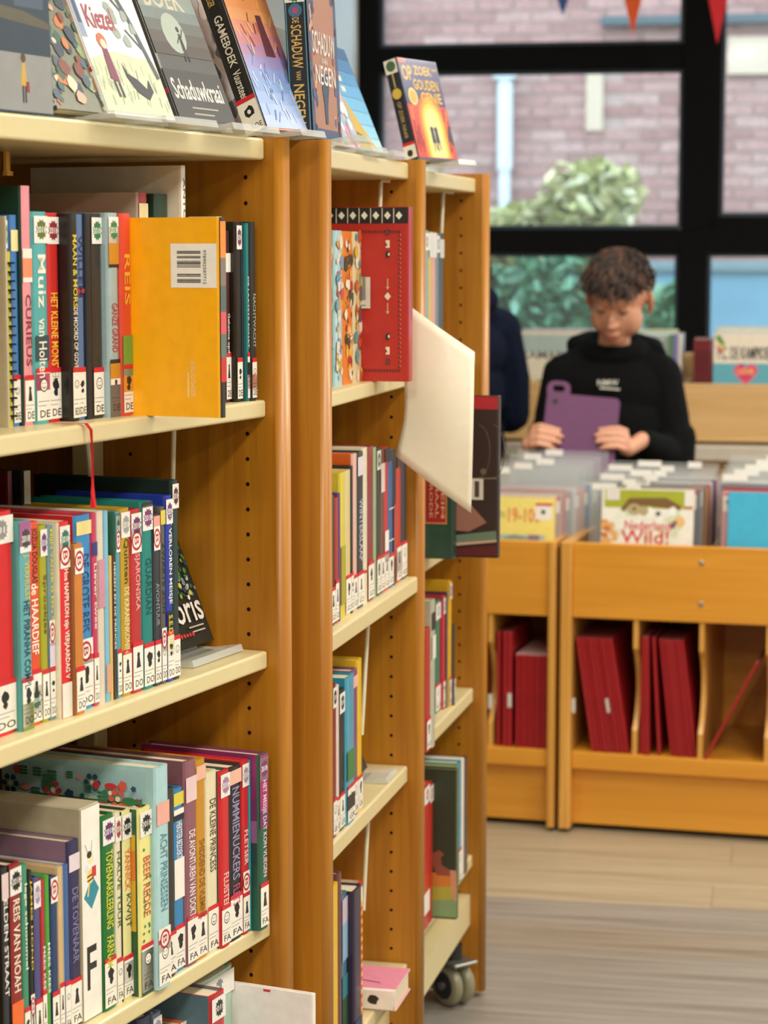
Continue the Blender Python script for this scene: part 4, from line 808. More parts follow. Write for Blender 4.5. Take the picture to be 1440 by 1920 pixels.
# Floris, face out on the middle front shelf
w, h, t = .145, .205, .016; b = face_out(at('u1', -.152, .074, -.506), w, h, t, 22, '1a2420', '1c2622', 'dark speckled book ending in ris, face out beside the row'); q = random.Random(44); a = Art('front', t, w, h)
for i in range(420):
    u = q.gauss(w * .68, w * .2); v = q.gauss(h * .55, h * .18)
    if .004 < u < w - .004 and h * .3 < v < h - .004: a.circ(q.choice(('2f6a3a', '4a8a3a', '8aa84a', 'd8c84a', '2a4a6a', 'b8c0c8', '3a5a4a', '7a8a8a')), u, v, q.uniform(.0008, .0042), 6)
a.text('Floris', 'efeadf', w * .26, w * .94, h * .145, h * .325); a.line('c8c0b0', [(w * .62, h * .115), (w * .88, h * .115)], .0018); a.line('c8c0b0', [(w * .66, h * .085), (w * .88, h * .085)], .0018)
for i in range(7): a.blob('c83a3a', w * (.35 + .05 * i), h * .075, .003, 6, q)
a.done('front_cover_print', b); easel(at('u1', -.085, .070, -.506), .13, 'clear acrylic easel under the dark speckled face out book')
# face-out books of the middle bookcase
w, h, t = .13, .17, .010; b = face_out(at('u2', -.20, .050, -.822), w, h, t, 24, '26242a', '2a2a36', 'dark book face out behind the yellow book, third middle shelf'); easel(at('u2', -.10, .048, -.822), .07, 'clear acrylic easel on the third shelf of the middle bookcase')
w, h, t = .145, .20, .014; b = face_out(at('u2', -.215, .058, -1.149), w, h, t, 24, 'c8503a', 'd8b890', 'tan and red face out book above the pink one')
a = Art('front', t, w, h); a.rect('3f8a9a', .003, w - .003, .004, h * .28); [a.rect('d84a34', w * (.12 + .2 * i), w * (.2 + .2 * i), .004, h * .3) for i in range(5)]; a.circ('b89a78', w * .6, h * .55, .016, 14); a.line('d84a34', [(w - .004, .01), (w - .004, h - .01)], .004); a.circ('d8b890', w * .6, h * .55, .010, 12); a.done('front_cover_print', b); easel(at('u2', -.13, .055, -1.149), .11, 'clear acrylic easel on the lowest shelf of the middle bookcase')
# pink book lying flat: spine towards the camera side
t, w, h = .034, .108, .17
b = make_book(t, w, h, 'ece2d8', 'e08aa2', 'pink book lying flat on the lowest shelf of the middle bookcase')
put(b, at('u2', -.236, -.032, -1.149) @ Matrix(((0, 1, 0, 0), (0, 0, 1, 0), (1, 0, 0, 0), (0, 0, 0, 1))))
a = Art('spine'); a.rect('ece2d2', .003, t - .003, .004, .09); a.done('spine_label', b)
a = Art('spine', e=.0008); a.blob('2a2622', t * .5, .035, .009, 10); a.line('3a352f', [(t * .5, .055), (t * .5, .06)], .004); a.line('3a352f', [(t * .3, .075), (t * .8, .075)], .008); a.done('spine_print', b)
a = Art('front', t, w, h); a.line('4a2a34', [(.03, .03), (.05, .10)], .0025); a.circ('c8506a', .03, .10, .018, 14); a.done('cover_print', b)

# cream sheet hanging out of the row
def sheet():
    C = [(-.085, -.0359), (-.1518, -.1337), (-.3939, -.1291), (-.31, -.0131)]   # (z, n)
    bm = bmesh.new(); N = 16; g = []
    for i in range(N + 1):
        r_ = []
        for j in range(N + 1):
            f, k = i / N, j / N
            zt = (C[0][0] * (1 - f) + C[1][0] * f, C[0][1] * (1 - f) + C[1][1] * f); zb = (C[3][0] * (1 - f) + C[2][0] * f, C[3][1] * (1 - f) + C[2][1] * f)
            z = zt[0] * (1 - k) + zb[0] * k; n = zt[1] * (1 - k) + zb[1] * k
            bow = .014 * math.sin(math.pi * k) * (.4 + f) + .006 * math.sin(math.pi * f)
            n += .010 * math.sin(math.pi * min(1, k * 1.1)) * (1 - f) * -.3 + (.006 * math.sin(2 * math.pi * k) * (1 - f)) - .004 * math.sin(math.pi * k) * f
            r_.append(bm.verts.new((-.15 - bow, n, H + z)))
        g.append(r_)
    for i in range(N):
        for j in range(N): bm.faces.new((g[i][j], g[i + 1][j], g[i + 1][j + 1], g[i][j + 1]))
    bmesh.ops.recalc_face_normals(bm, faces=bm.faces[:])
    bmesh.ops.solidify(bm, geom=bm.faces[:], thickness=.0012)
    o = mesh_obj('paper_sheet', bm, plain('fbf1d8', .55, .1, mottle=.02), None, True); put(o, UM('u2')); tag(o, 'blank cream sheet hanging out beside the large red book', 'paper')
sheet()
# red ribbon bookmark hanging from the upper front shelf
bm = bmesh.new(); pts = [(-.452, .030, .0012), (-.445, .010, .0014), (-.437, -.003, .0012), (-.434, -.0075, -.006), (-.4330, -.0078, -.022), (-.4325, -.0075, -.04), (-.4325, -.0075, -.062)]
for i in range(len(pts) - 1):
    pass
wv = [.0030, .0032, .0034, .0030, .0026, .0022, .0030]; L0 = []
for i, (p, w_) in enumerate(zip(pts, wv)):
    a_ = (0, 0, .1, .5, 1.2, .5, .0)[i]; L0.append((bm.verts.new((p[0] - w_ * math.cos(a_), p[1] + w_ * .3 * math.sin(a_), H - .187 + p[2])), bm.verts.new((p[0] + w_ * math.cos(a_), p[1] - w_ * .3 * math.sin(a_), H - .187 + p[2] + .0003))))
for A, B in zip(L0, L0[1:]): bm.faces.new((A[0], A[1], B[1], B[0]))
bmesh.ops.solidify(bm, geom=bm.faces[:], thickness=.0005)
rb = mesh_obj('ribbon_bookmark', bm, plain('d0121c', .6)); put(rb, UM('u1')); tag(rb, 'red ribbon bookmark hanging over the upper front shelf edge', 'bookmark')
bm = bmesh.new(); q = random.Random(3)
for i in range(14): x = -.4325 + q.uniform(-.003, .003); tube(bm, [(-.4325, -.0075, H - .247), (x, -.0075, H - .262), (x + q.uniform(-.003, .003), -.0075 + q.uniform(-.003, .001), H - .277)], .0011, 5)
mesh_obj('tassel', bm, plain('d0121c', .7), rb)

# ================================================================== browser bins
def divider_outline(d, z0, z1):
    """side view (y, z) of a divider board with a scooped front edge"""
    zc0, zc1 = z0 + .065, z1 - .075; pts = [(.006, z0), (.006, zc0 - .004)]
    for i in range(13):
        f = i / 12; pts.append((.010 + .052 * math.sin(math.pi * f) ** .75, zc0 + (zc1 - zc0) * f))
    pts += [(.006, zc1 + .004), (.006, z1), (d, z1), (d, z0)]
    return pts
def bin_unit(label, x0, x1, div_x, inner_posts):
    t = empty('browser_bin', label, 'book bin', group='browser bins'); put(t, RB)
    D = .44
    for a, b_ in inner_posts:
        bm = bmesh.new(); box(bm, a, b_, -.012, D, .012, .722); bevel(bm, .006, 3, lambda e: all(v.co.y < .01 for v in e.verts) and abs(e.verts[0].co.z - e.verts[1].co.z) > .1); mesh_obj('side_panel', bm, WOODB, t)
    X0 = x0; X1 = x1
    bbox('front_board', X0, X1, 0, .018, .538, .722, WOODX, t, .002)
    bbox('back_board', X0, X1, D - .016, D, .012, .722, WOODX, t, .002)
    bbox('bin_floor', X0, X1, .018, D - .016, .538, .552, WOODX, t, 0)
    bbox('shelf_board', X0, X1, .002, D - .016, .160, .203, WOODX, t, .003)
    bbox('plinth', X0, X1, .035, .052, .016, .160, WOODX, t, .001)
    for x in div_x:
        bm = bmesh.new(); prism(bm, divider_outline(D - .017, .203, .538), x - .006, x + .006, 'YZ'); mesh_obj('divider', bm, WOODB, t)
        bbox('bin_partition', x - .006, x + .006, .019, D - .017, .553, .700, WOODX, t, .001) if abs(x - .345) < .02 else None
    for x in inner_posts[-1][:1] if len(inner_posts) == 1 and x0 < -.1 else inner_posts[0][:1]:
        for dy in (.03, .38):
            bm = bmesh.new(); cyl(bm, (x + .015, dy, 0), (x + .015, dy, .014), .013, 12); mesh_obj('foot', bm, plain('2a2a28', .6), t)
    return t
WOODB = wood('honey_beech_board', 'd0933c', 'e2a850', 'Z')
bA = bin_unit('beech browser bin partly behind the bookcases, front of yellow album', -.80, -.030, (-.176, -.335, -.495, -.655), [(-.030, -.011)])
bB = bin_unit('wide beech browser bin with two steel screws on its front board', .029, 1.02, (.185, .345, .505, .665, .825), [(0, .029), (1.02, 1.049)])
for z in (.683, .583):
    bm = bmesh.new(); cyl(bm, (.342, -.003, z), (.342, .002, z), .0065, 16); bevel(bm, .0012, 1); mesh_obj('screw', bm, plain('b8b8b4', .3, 0, .9), bB)
bm = bmesh.new(); box(bm, .030, .037, .002, .010, .30, .335); mesh_obj('label_clip', bm, plain('dcd8cc', .5), bB)
bm = bmesh.new(); box(bm, -.180, -.172, .0, .008, .30, .335); mesh_obj('label_clip', bm, plain('dcd8cc', .5), bA)
# dark red folders below
FOLD = {}
ORDF = 'first second third fourth fifth sixth seventh eighth ninth tenth eleventh twelfth'.split(); FC = {}
def folder(x, y, lean, t, h, d, label, group, lab=False):
    if group:
        FC[group] = FC.get(group, -1) + 1; label = label % ORDF[FC[group]]
    k = (t, h, d)
    if k not in FOLD:
        bm = bmesh.new(); box(bm, 0, t, 0, d, 0, h); bevel(bm, min(.0015, t * .2), 1, lambda e: all(v.co.y < .001 for v in e.verts)); me = bpy.data.meshes.new('folder'); bm.to_mesh(me); bm.free(); me.materials.append(plain('a3181f', .4, .3, mottle=.08)); FOLD[k] = me
    o = link(bpy.data.objects.new('folder', FOLD[k])); tag(o, label, 'folder', group)
    put(o, RB @ Matrix.Translation((x, y, .2035)) @ Matrix.Rotation(R(lean), 4, 'Y'))
    bm = bmesh.new(); box(bm, t * .12, t * .88, .004, d - .003, h - .0003, h + .0012); p = mesh_obj('paper_edge', bm, plain('7a3a3a' if h > .24 else 'd8b8b0', .7), o)
    if lab:
        bm = bmesh.new(); box(bm, t * .1, t * .9, -.0008, 0, .10, .135); mesh_obj('spine_label', bm, plain('e0dcd2', .5), o)
    return o
q = random.Random(6)
def folders(x0, n, lean0, lean1, step, h, label, group, labs=(), t=None, yj=.008):
    for i in range(n):
        f = i / max(1, n - 1); tt = t or q.choice((.006, .007, .009)); tt = min(tt, step - .0006)
        folder(x0 + i * step, .010 + q.uniform(0, yj), lean0 + (lean1 - lean0) * f, tt, h, .24, label, group, i in labs)
folders(-.1625, 1, 0, 0, .013, .288, 'taller dark red folder, %s from left in the left bin', 'tall folders in the left bin'); folders(-.147, 2, 0, 0, .0125, .288, 'taller dark red folder, %s from left in the left bin', 'tall folders in the left bin', (1,), .0115)
folders(-.1135, 9, 0, 0, .0088, .233, 'shorter dark red folder standing upright, %s from left in the left bin', 'short folders in the left bin', t=.0078)
FOLDG = 'leaning dark red folder, %s from left in first compartment of wide bin'
folders(.0780, 9, -8.6, -9.4, .0105, .285, FOLDG, 'folders in the first compartment', (5,), t=.0085)
folders(.196, 3, 0, -1, .0085, .292, 'dark red folder, %s from left in second compartment of the wide bin', 'folders in the second compartment', t=.0075)
folders(.240, 1, -3.5, 0, .012, .29, 'dark red folder, %s from left in second compartment of the wide bin', 'folders in the second compartment', t=.008)
folders(.272, 7, -6.5, -7.2, .0092, .288, 'dark red folder, %s from left in second compartment of the wide bin', 'folders in the second compartment', t=.0075)
folder(.354, .004, 26.5, .0065, .275, .24, 'single dark red folder leaning far over in the third compartment', None)
folders(.536, 4, -4, -4, .011, .285, 'dark red folder, %s from left in fourth compartment of the wide bin', 'folders in the fourth compartment', t=.009)
# albums standing in the bins, covers to the aisle
def album(x, y, w, h, t, lean, c, label, z=.5525, top='e8e2d6', edge=None):
    b = make_book(t, w, h, edge or c, c, label, 'album', 'albums in the browser bins')
    put(b, RB @ Matrix.Translation((x, y, z)) @ Matrix.Rotation(R(-90), 4, 'Z') @ Matrix.Rotation(R(-lean), 4, 'Y') @ Matrix.Translation((-t, 0, 0)))
    return b
CN = [('d8c6c0', 'pale rose'), ('b8a8a4', 'grey rose'), ('d87a70', 'salmon'), ('8f9aa4', 'steel grey'), ('e2dcd2', 'white'), ('c8a0a0', 'dusty pink'), ('e0a070', 'apricot'), ('6a8cb0', 'soft blue'), ('d8d0bc', 'ivory'), ('3f7a4a', 'green')]
ORD = 'second third fourth fifth sixth seventh eighth ninth tenth eleventh twelfth'.split()
w, h, t = .20, .272, .012
b = album(-.228, .030, w, h, t, 6, 'f0dc6a', 'yellow album with red lettering at front of the left bin')
a = Art('front', t, w, h); a.rect('f4e27a', .002, w - .002, h * .5, h - .003); a.rect('b8c8b0', .002, w - .022, .003, h * .66); a.poly('8aa08c', ((.02, h * .55), (w * .5, h * .66), (w * .7, h * .63), (w * .7, h * .5), (.02, h * .5))); a.rect('8a7a90', w * .68, w * .82, h * .5, h * .66); a.text('19-100', 'e05a4a', w * .42, w * .82, h * .77, h * .90); a.text('BOEREN', 'a89a5a', w * .06, w * .38, h * .80, h * .87); a.rect('f0ece2', w * .76, w * .97, h * .80, h * .95); a.rect('d0303a', w * .76, w * .97, h * .925, h * .95); a.circ('3a3a3a', w * .86, h * .87, .006, 8); a.done('front_cover_print', b)
for i in range(10):
    c, n = CN[i]; b = album(-.230 + .006 * i + (.004 if i % 2 else 0), .052 + i * .032, w, h + .006 + .003 * (i % 3), .011, 6, c, '%s album, %s from the front in the left bin' % (n, ORD[i]))
    a = Art('front', .011, w, h + .006); a.rect('f0ece2', w * .78, w * .97, h * .84, h * .98); a.rect('d0303a', w * .78, w * .97, h * .955, h * .98); a.blob('3a3a3a', w * .87, h * .9, .007, 8, q); a.rect(q.choice(('c8506a', 'f0e8d8', '4a5a7a')), .01, w * .7, h * .9, h * .96); a.done('front_cover_print', b)
w, h, t = .236, .302, .010
b = album(.088, .028, .226, .302, t, 6, 'f2ecd8', 'white album titled Nederland Wild with green sky and animals', edge='c07a70')
w = .226; a = Art('front', t, w, h); a.rect('f0eee2', .002, w - .002, .003, h - .003); a.rect('a8b02a', .008, w - .004, h * .84, h - .004); a.poly('7a5a30', ((.05, h * .84), (w * .3, h * .92), (w * .7, h * .93), (w * .86, h * .87), (w * .86, h * .83), (w * .5, h * .86), (w * .2, h * .80)))
q2 = random.Random(14)
for i in range(26): a.blob(q2.choice(('f4f4ea', 'e8ecd8', 'd8e0c0')), q2.uniform(.03, w - .02), h * q2.uniform(.58, .84), .012, 9, q2)
for i in range(12): a.blob(q2.choice(('d89a4a', 'e0b070', 'c87a3a')), q2.uniform(.008, .04), h * q2.uniform(.55, .76), .010, 8, q2)
a.circ('b8a878', w * .36, h * .83, .014, 12, 1.3); a.circ('2a2622', w * .36, h * .835, .004, 8); a.circ('b8a878', w * .46, h * .82, .012, 12); a.circ('e8c07a', w * .85, h * .74, .014, 12); a.circ('8a5a3a', w * .8, h * .73, .006, 8); a.blob('5a4a7a', w * .78, h * .70, .007, 8, q2); a.circ('3a3a34', w * .62, h * .80, .006, 8)
a.text('Nederland', 'd02a2a', w * .26, w * .76, h * .665, h * .74); a.text('Wild!', 'd02a2a', w * .22, w * .74, h * .555, h * .665); a.rect('e8e0d8', .012, .045, h * .9, h * .985); a.rect('f0ece2', w * .9, w - .002, h * .86, h * .985); a.rect('d0303a', w * .9, w - .002, h * .85, h * .865); a.done('front_cover_print', b)
for i in range(11):
    c, n = [('6a7078', 'slate'), ('7a5a4a', 'brown'), ('c8a868', 'sand'), ('5a4a48', 'dark taupe'), ('b04a4a', 'brick'), ('d8d0c8', 'white'), ('b8a8a4', 'grey'), ('3a4a6a', 'dark blue'), ('d0707a', 'coral'), ('e0c8b0', 'cream'), ('a08ab0', 'lilac')][i]
    w, h = .232 + .004 * (i % 3), .300 + .004 * (i % 2); x = .094 + min(i, 4) * .008
    b = album(min(x, .100), .048 + i * .030, min(w, .336 - min(x, .100)), h, .011, 6, c, '%s album, %s from the front behind the white one' % (n, ORD[i]))
    w = min(w, .336 - min(x, .1)); a = Art('front', .011, w, h); a.rect('e0dcd4', .01, w * .6, h * .90, h * .97); a.rect('8a9098', w * .2, w * .5, h * .92, h * .96); a.rect('f0ece2', w * .80, w * .96, h * .84, h * .985); a.rect('d0303a', w * .80, w * .96, h * .96, h * .985); a.blob('2a2622', w * .88, h * .91, .008, 8, q); a.done('front_cover_print', b)
w, h, t = .20, .29, .010
b = album(.395, .028, .25, .30, t, 6, '3fb4d8', 'bright turquoise blue album at front of the second bin compartment', edge='c8808a')
for i in range(9):
    c, n = [('d0a0a0', 'pale pink'), ('b03a48', 'crimson'), ('24405c', 'navy'), ('c8c0b8', 'light grey'), ('5a8a9a', 'teal grey'), ('e0d8cc', 'white'), ('a83a44', 'red'), ('8a9aa0', 'grey'), ('e4dcc8', 'cream')][i]
    b = album(.366 + (.012 if i < 2 else 0) - (.010 if i > 4 else 0), .050 + i * .034, .24, .300 + .005 * (i % 3), .012, 6, c, '%s album, %s from the front behind the turquoise one' % (n, ORD[i]))
    a = Art('front', .012, .24, .30); a.rect('efe8da', .004, .03, .25, .292); a.rect('d0303a', .004, .03, .287, .292); a.blob('2a2622', .016, .272, .006, 8, q); a.done('front_cover_print', b)
# clear divider sheets with white tabs
def tab_sheet(x, y, w, z1, tabs, label, grp):
    t = empty('tab_divider', label, 'divider', (0, 0, 0)); t['group'] = grp; put(t, RB @ Matrix.Translation((x, y, .553)) @ Matrix.Rotation(R(-6), 4, 'X'))
    bm = bmesh.new(); box(bm, 0, w, 0, .0012, 0, z1 - .553); mesh_obj('plastic_sheet', bm, SLEEVE, t)
    for u, tw in tabs:
        bm = bmesh.new(); box(bm, u, u + tw, -.0012, .0024, z1 - .553 - .014, z1 - .553 + .002); mesh_obj('tab', bm, plain('f2efe6', .5), t)
for i in range(5): tab_sheet(-.225 + .008 * i, .105 + i * .064, .24, .888 + .006 * i, [(.02 + .018 * ((i * 2) % 5), .045)], 'clear divider with white tab, %s from the front in the left bin' % ORDF[i], 'tab dividers in the left bin')
for i in range(6): tab_sheet(.052, .0705 + i * .060, .28, .858 + .006 * i, [(.005 + .022 * ((i * 3) % 6), .06), (.20 if i == 5 else .09 + .012 * i, .035)], 'clear divider with white tabs, %s from the front behind white animal album' % ORDF[i], 'tab dividers in the wide bin')
for i in range(5): tab_sheet(.36, .107 + i * .068, .28, .885 + .006 * i, [(.012 + .02 * i, .06)], 'clear divider with white tab, %s from the front behind turquoise album' % ORDF[i], 'tab dividers in the second compartment')

# ================================================================== comics rack under the window
rk = empty('comics_rack', 'pale birch comics rack along the window behind the boy', 'rack'); put(rk, RK)
bbox('front_panel', -1.3, 1.9, 0, .02, .844, 1.022, WOODP, rk, .003); bbox('ledge', -1.3, 1.9, -.06, .30, .79, .835, plain('c9bfae', .5), rk, .004); bbox('back_panel', -1.3, 1.9, .36, .38, .10, 1.10, WOODP, rk, .003)
bbox('rack_floor', -1.3, 1.9, .02, .36, .85, .87, WOODP, rk, 0)
bbox('lower_front', -1.3, 1.9, .03, .05, .03, .79, WOODP, rk, 0)
for x in (-1.32, .45, 1.9): bbox('side_panel', x - .01, x + .01, .022 if x == .45 else 0, .38, 0 if x != .45 else .872, 1.02, WOODP, rk, 0)
def comic(x, y, w, h, t, lean, c, edge, label):
    b = make_book(t, w, h, edge, c, label, 'comic', 'comics in the rack'); put(b, RK @ Matrix.Translation((x, y, .8705)) @ Matrix.Rotation(R(-90), 4, 'Z') @ Matrix.Rotation(R(-lean), 4, 'Y') @ Matrix.Translation((-t, 0, 0))); return b
w, h, t = .24, .304, .009; b = comic(.532, .030, w, h, t, 5, 'e6d8c2', '8e1f2a', 'comic album titled F.C. De Kampioenen with a pink heart')
a = Art('front', t, w, h); a.rect('5aa8b8', .002, w - .002, .003, h * .72); a.rect('e8dcc8', .002, w - .002, h * .70, h - .003); a.text('F.C. DE KAMPIOENEN', '161616', w * .06, w * .88, h * .735, h * .87); a.text('F.C. DE KAMPIOENEN', '161616', w * .063, w * .886, h * .737, h * .868)
cx, cy = w * .42, h * .60
a.poly('e0406a', [(cx + .036 * (16 * math.sin(k) ** 3) / 16, cy + .036 * (13 * math.cos(k) - 5 * math.cos(2 * k) - 2 * math.cos(3 * k) - math.cos(4 * k)) / 15) for k in [2 * math.pi * i / 28 for i in range(28)]])
a.text('LOVE', 'f0d23a', cx - .024, cx + .024, cy - .002, cy + .014); a.line('2a2a2a', [(cx - .02, cy + .026), (cx - .004, cy + .026)], .005); a.line('a81f3a', [(cx - .016, cy - .012), (cx + .016, cy - .012)], .004)
a.poly('3f8a3a', ((.004, h - .01), (.03, h * .86), (.036, h * .9), (.02, h - .004))); a.poly('e8c83a', ((.006, h * .93), (.03, h * .84), (.036, h * .87))); a.poly('d04a2a', ((.004, h * .88), (.026, h * .80), (.03, h * .83))); a.circ('8a5a3a', w * .9, h * .56, .012, 10); a.done('front_cover_print', b)
for i in range(3): comic(.520 - i * .014, .020 + .004 * i, .05, .292, .012, 0, '6a1a22', '7a1c26', 'wine red comic spine, %s left of the heart cover' % ('first', 'second', 'third')[i]) if False else None
for i in range(4):
    b = make_book(.0125, .22, .285, '7c1c26', '7c1c26', 'wine red comic spine beside the F.C. De Kampioenen cover, %s from it' % ('fourth', 'third', 'second', 'first')[i], 'comic', 'comics in the rack'); put(b, RK @ Matrix.Translation((.474 + .0135 * i, .028, .8705)))
    bm = bmesh.new(); box(bm, .003, .0095, -.0006, 0, .03, .25); mesh_obj('spine_print', bm, plain('5a1018', .5), b)
CC = [('d8d2c4', 'cream'), ('c8d0d8', 'pale blue'), ('e0d8b8', 'straw'), ('d0dcd0', 'mint'), ('c0a8b0', 'rose'), ('b0c0a0', 'sage'), ('e0e0dc', 'white'), ('d8b898', 'peach'), ('9ab0c0', 'smoke blue')]
for i in range(9):
    c, n = CC[i]; b = comic(.535 + .006 * (i % 3), .056 + i * .030, .24 + .006 * (i % 2), .306 + .004 * (i % 4), .012, 5, c, c, '%s comic, %s from the front behind the heart cover' % (n, ORD[i]))
    a = Art('front', .012, .24, .30); a.rect(q.choice(('c04a3a', '3a6a8a', 'd8b84a', '4a8a5a')), .01, .08, .27, .296); a.done('front_cover_print', b)
for s_, x0, nm in ((0, -.08, 'left of the boy'), (1, .175, 'behind the boy')):
    for i in range(7):
        c, n = CC[(i * 2 + s_) % 9]; b = comic(x0 + .006 * (i % 3), .030 + i * .036, .23, .30 + .005 * (i % 3), .011, 5, c, '7c1c26' if s_ and i == 0 else c, '%s comic %s, %s in the rack' % (n, nm, ('first', 'second', 'third', 'fourth', 'fifth', 'sixth', 'seventh')[i]))
        a = Art('front', .011, .23, .30)
        if i == 0:
            a.rect('a8b8b0', .002, .228, .24, .297); a.rect('e0d8c0', .002, .228, .003, .24); a.text('RAMAREZ', '3a4450', .02, .20, .222, .245); [a.blob(qq, .05 + .03 * k, .14, .022, 9, q) for k, qq in enumerate(('d8a83a', '8a9a3a', 'c86a3a', 'e0c050', '6a7a8a'))]
        else: a.rect(q.choice(('c04a3a', '3a6a8a', 'd8b84a')), .01, .1, .27, .295)
        a.done('front_cover_print', b)
for i in range(3):
    c, n = ('5a8a5a', '8a7ac0', 'd8d4c8')[i], ('green', 'violet', 'white')[i]
    b = make_book(.012, .2, .30, c, c, '%s comic spine between the boy and the wine red comics' % n, 'comic', 'comics in the rack'); put(b, RK @ Matrix.Translation((.400 + .0128 * i, .03, .8705)))

# ================================================================== people
SKIN = plain('d69a7c', .5, 0, 0, .04, .15)
def fig_mesh(parts, vox, smooth=3):
    """parts: chains of (point, radius[, flatten]) -> one continuous surface"""
    bm = bmesh.new()
    def ball(p, r, M=None):
        m = Matrix.Translation(p) @ (M or Matrix.Identity(4)) @ Matrix.Diagonal((r[0], r[1], r[2], 1))
        bmesh.ops.create_icosphere(bm, subdivisions=3, radius=1, matrix=m)
    for P in parts:
        if P[0] == 'b': ball(Vector(P[1]), P[2], P[3] if len(P) > 3 else None)
        else:
            ch = P[1]
            for (p, r), (p2, r2) in zip(ch, ch[1:]):
                p, p2 = Vector(p), Vector(p2); n = max(2, int((p2 - p).length / (min(r, r2) * .35)))
                for i in range(n + 1):
                    f = i / n; bmesh.ops.create_icosphere(bm, subdivisions=2, radius=r + (r2 - r) * f, matrix=Matrix.Translation(p.lerp(p2, f)))
    me = bpy.data.meshes.new('figure'); bm.to_mesh(me); bm.free()
    o = bpy.data.objects.new('figure', me); COL.objects.link(o)
    m = o.modifiers.new('r', 'REMESH'); m.mode = 'VOXEL'; m.voxel_size = vox
    if smooth: s_ = o.modifiers.new('s', 'SMOOTH'); s_.iterations = smooth; s_.factor = .5
    dg = bpy.context.evaluated_depsgraph_get(); r = bpy.data.meshes.new_from_object(o.evaluated_get(dg))
    bpy.data.objects.remove(o); bpy.data.meshes.remove(me)
    r.polygons.foreach_set('use_smooth', [True] * len(r.polygons))
    return r
def add_mesh(name, me, mat, parent):
    me.materials.clear(); me.materials.append(mat); return link(bpy.data.objects.new(name, me), parent)
def curls(seed, parent, HM, n, cols, top=True):
    """mop of short curved locks over the skull; HM places head space (face towards -Y)"""
    q = random.Random(seed); bm = bmesh.new(); k = 0
    while k < n:
        th = q.uniform(0, 6.283); ph = math.acos(q.uniform(-.28, 1))
        d = Vector((math.sin(ph) * math.cos(th), math.sin(ph) * math.sin(th), math.cos(ph)))
        if d.y < -.2 and d.z < .27: continue
        if abs(d.x) > .55 and d.z < .18 and -.5 < d.y < .45: continue                      # the face
        side = d.z < .45
        p = Vector((d.x * .0745, d.y * .091 + .006, d.z * .100 + .014))
        front = max(0., min(1., (.25 - d.y) / .9)) * (0 if side else 1)
        L_ = q.uniform(.010, .017) if side else q.uniform(.026, .040) + .020 * front
        flow = Vector((d.x * (.55 if side else .25) + q.uniform(-.45, .45), (d.y * .3 - .1) if side else -.55 - .5 * front, -.8 if side else -.05 - .75 * front)).normalized()
        tw = q.uniform(-1, 1); side_v = d.cross(flow).normalized(); pts = [p - d * .003]
        lift = .003 if side else q.uniform(.004, .013)
        for i in range(1, 6):
            f = i / 5; pts.append(p + flow * L_ * f + d * (lift * math.sin(math.pi * min(1, f * .85)) + .0015) + side_v * (.0065 * tw * math.sin(4.4 * f)))
        r0 = q.uniform(.0030, .0042) if not side else .0026
        before = len(bm.faces); tube(bm, [HM @ v for v in pts], [r0, r0 * 1.15, r0 * 1.1, r0 * .9, r0 * .6, r0 * .2], 5); bm.faces.ensure_lookup_table(); mi = q.randrange(len(cols))
        for f in bm.faces[before:]: f.material_index = mi
        k += 1
    bmesh.ops.create_icosphere(bm, subdivisions=3, radius=1, matrix=HM @ Matrix.Translation((0, .014, .022)) @ Matrix.Diagonal((.0725, .086, .0935, 1)))
    return mesh_obj('hair', bm, [plain(c, .6, 0) for c in cols], parent, True)
def head_parts(HM):
    R_ = HM.to_3x3().to_4x4(); P = lambda *a: HM @ Vector(a)
    B = lambda p, r, M=None: ('b', P(*p), r, R_ @ M if M else R_)
    return [B((0, .010, .022), (.0735, .090, .088)), B((0, -.030, -.035), (.061, .057, .070)), B((0, -.052, -.088), (.030, .026, .022)), B((.035, -.038, -.042), (.031, .039, .044)), B((-.035, -.038, -.042), (.031, .039, .044)),
            B((0, -.070, .020), (.050, .022, .022)), B((0, -.088, -.030), (.0105, .016, .020)), B((0, -.096, -.040), (.0115, .012, .0095)), B((.010, -.088, -.042), (.008, .009, .0065)), B((-.010, -.088, -.042), (.008, .009, .0065)),
            B((0, -.081, -.066), (.020, .012, .0055)), B((0, -.080, -.0745), (.017, .012, .006)), B((.029, -.074, .0), (.015, .012, .0095)), B((-.029, -.074, .0), (.015, .012, .0095)),
            B((.078, .004, -.010), (.0075, .019, .029), Matrix.Rotation(.45, 4, 'Z')), B((-.078, .004, -.010), (.0075, .019, .029), Matrix.Rotation(-.45, 4, 'Z')), B((.076, .002, -.036), (.006, .010, .010)), B((-.076, .002, -.036), (.006, .010, .010))]
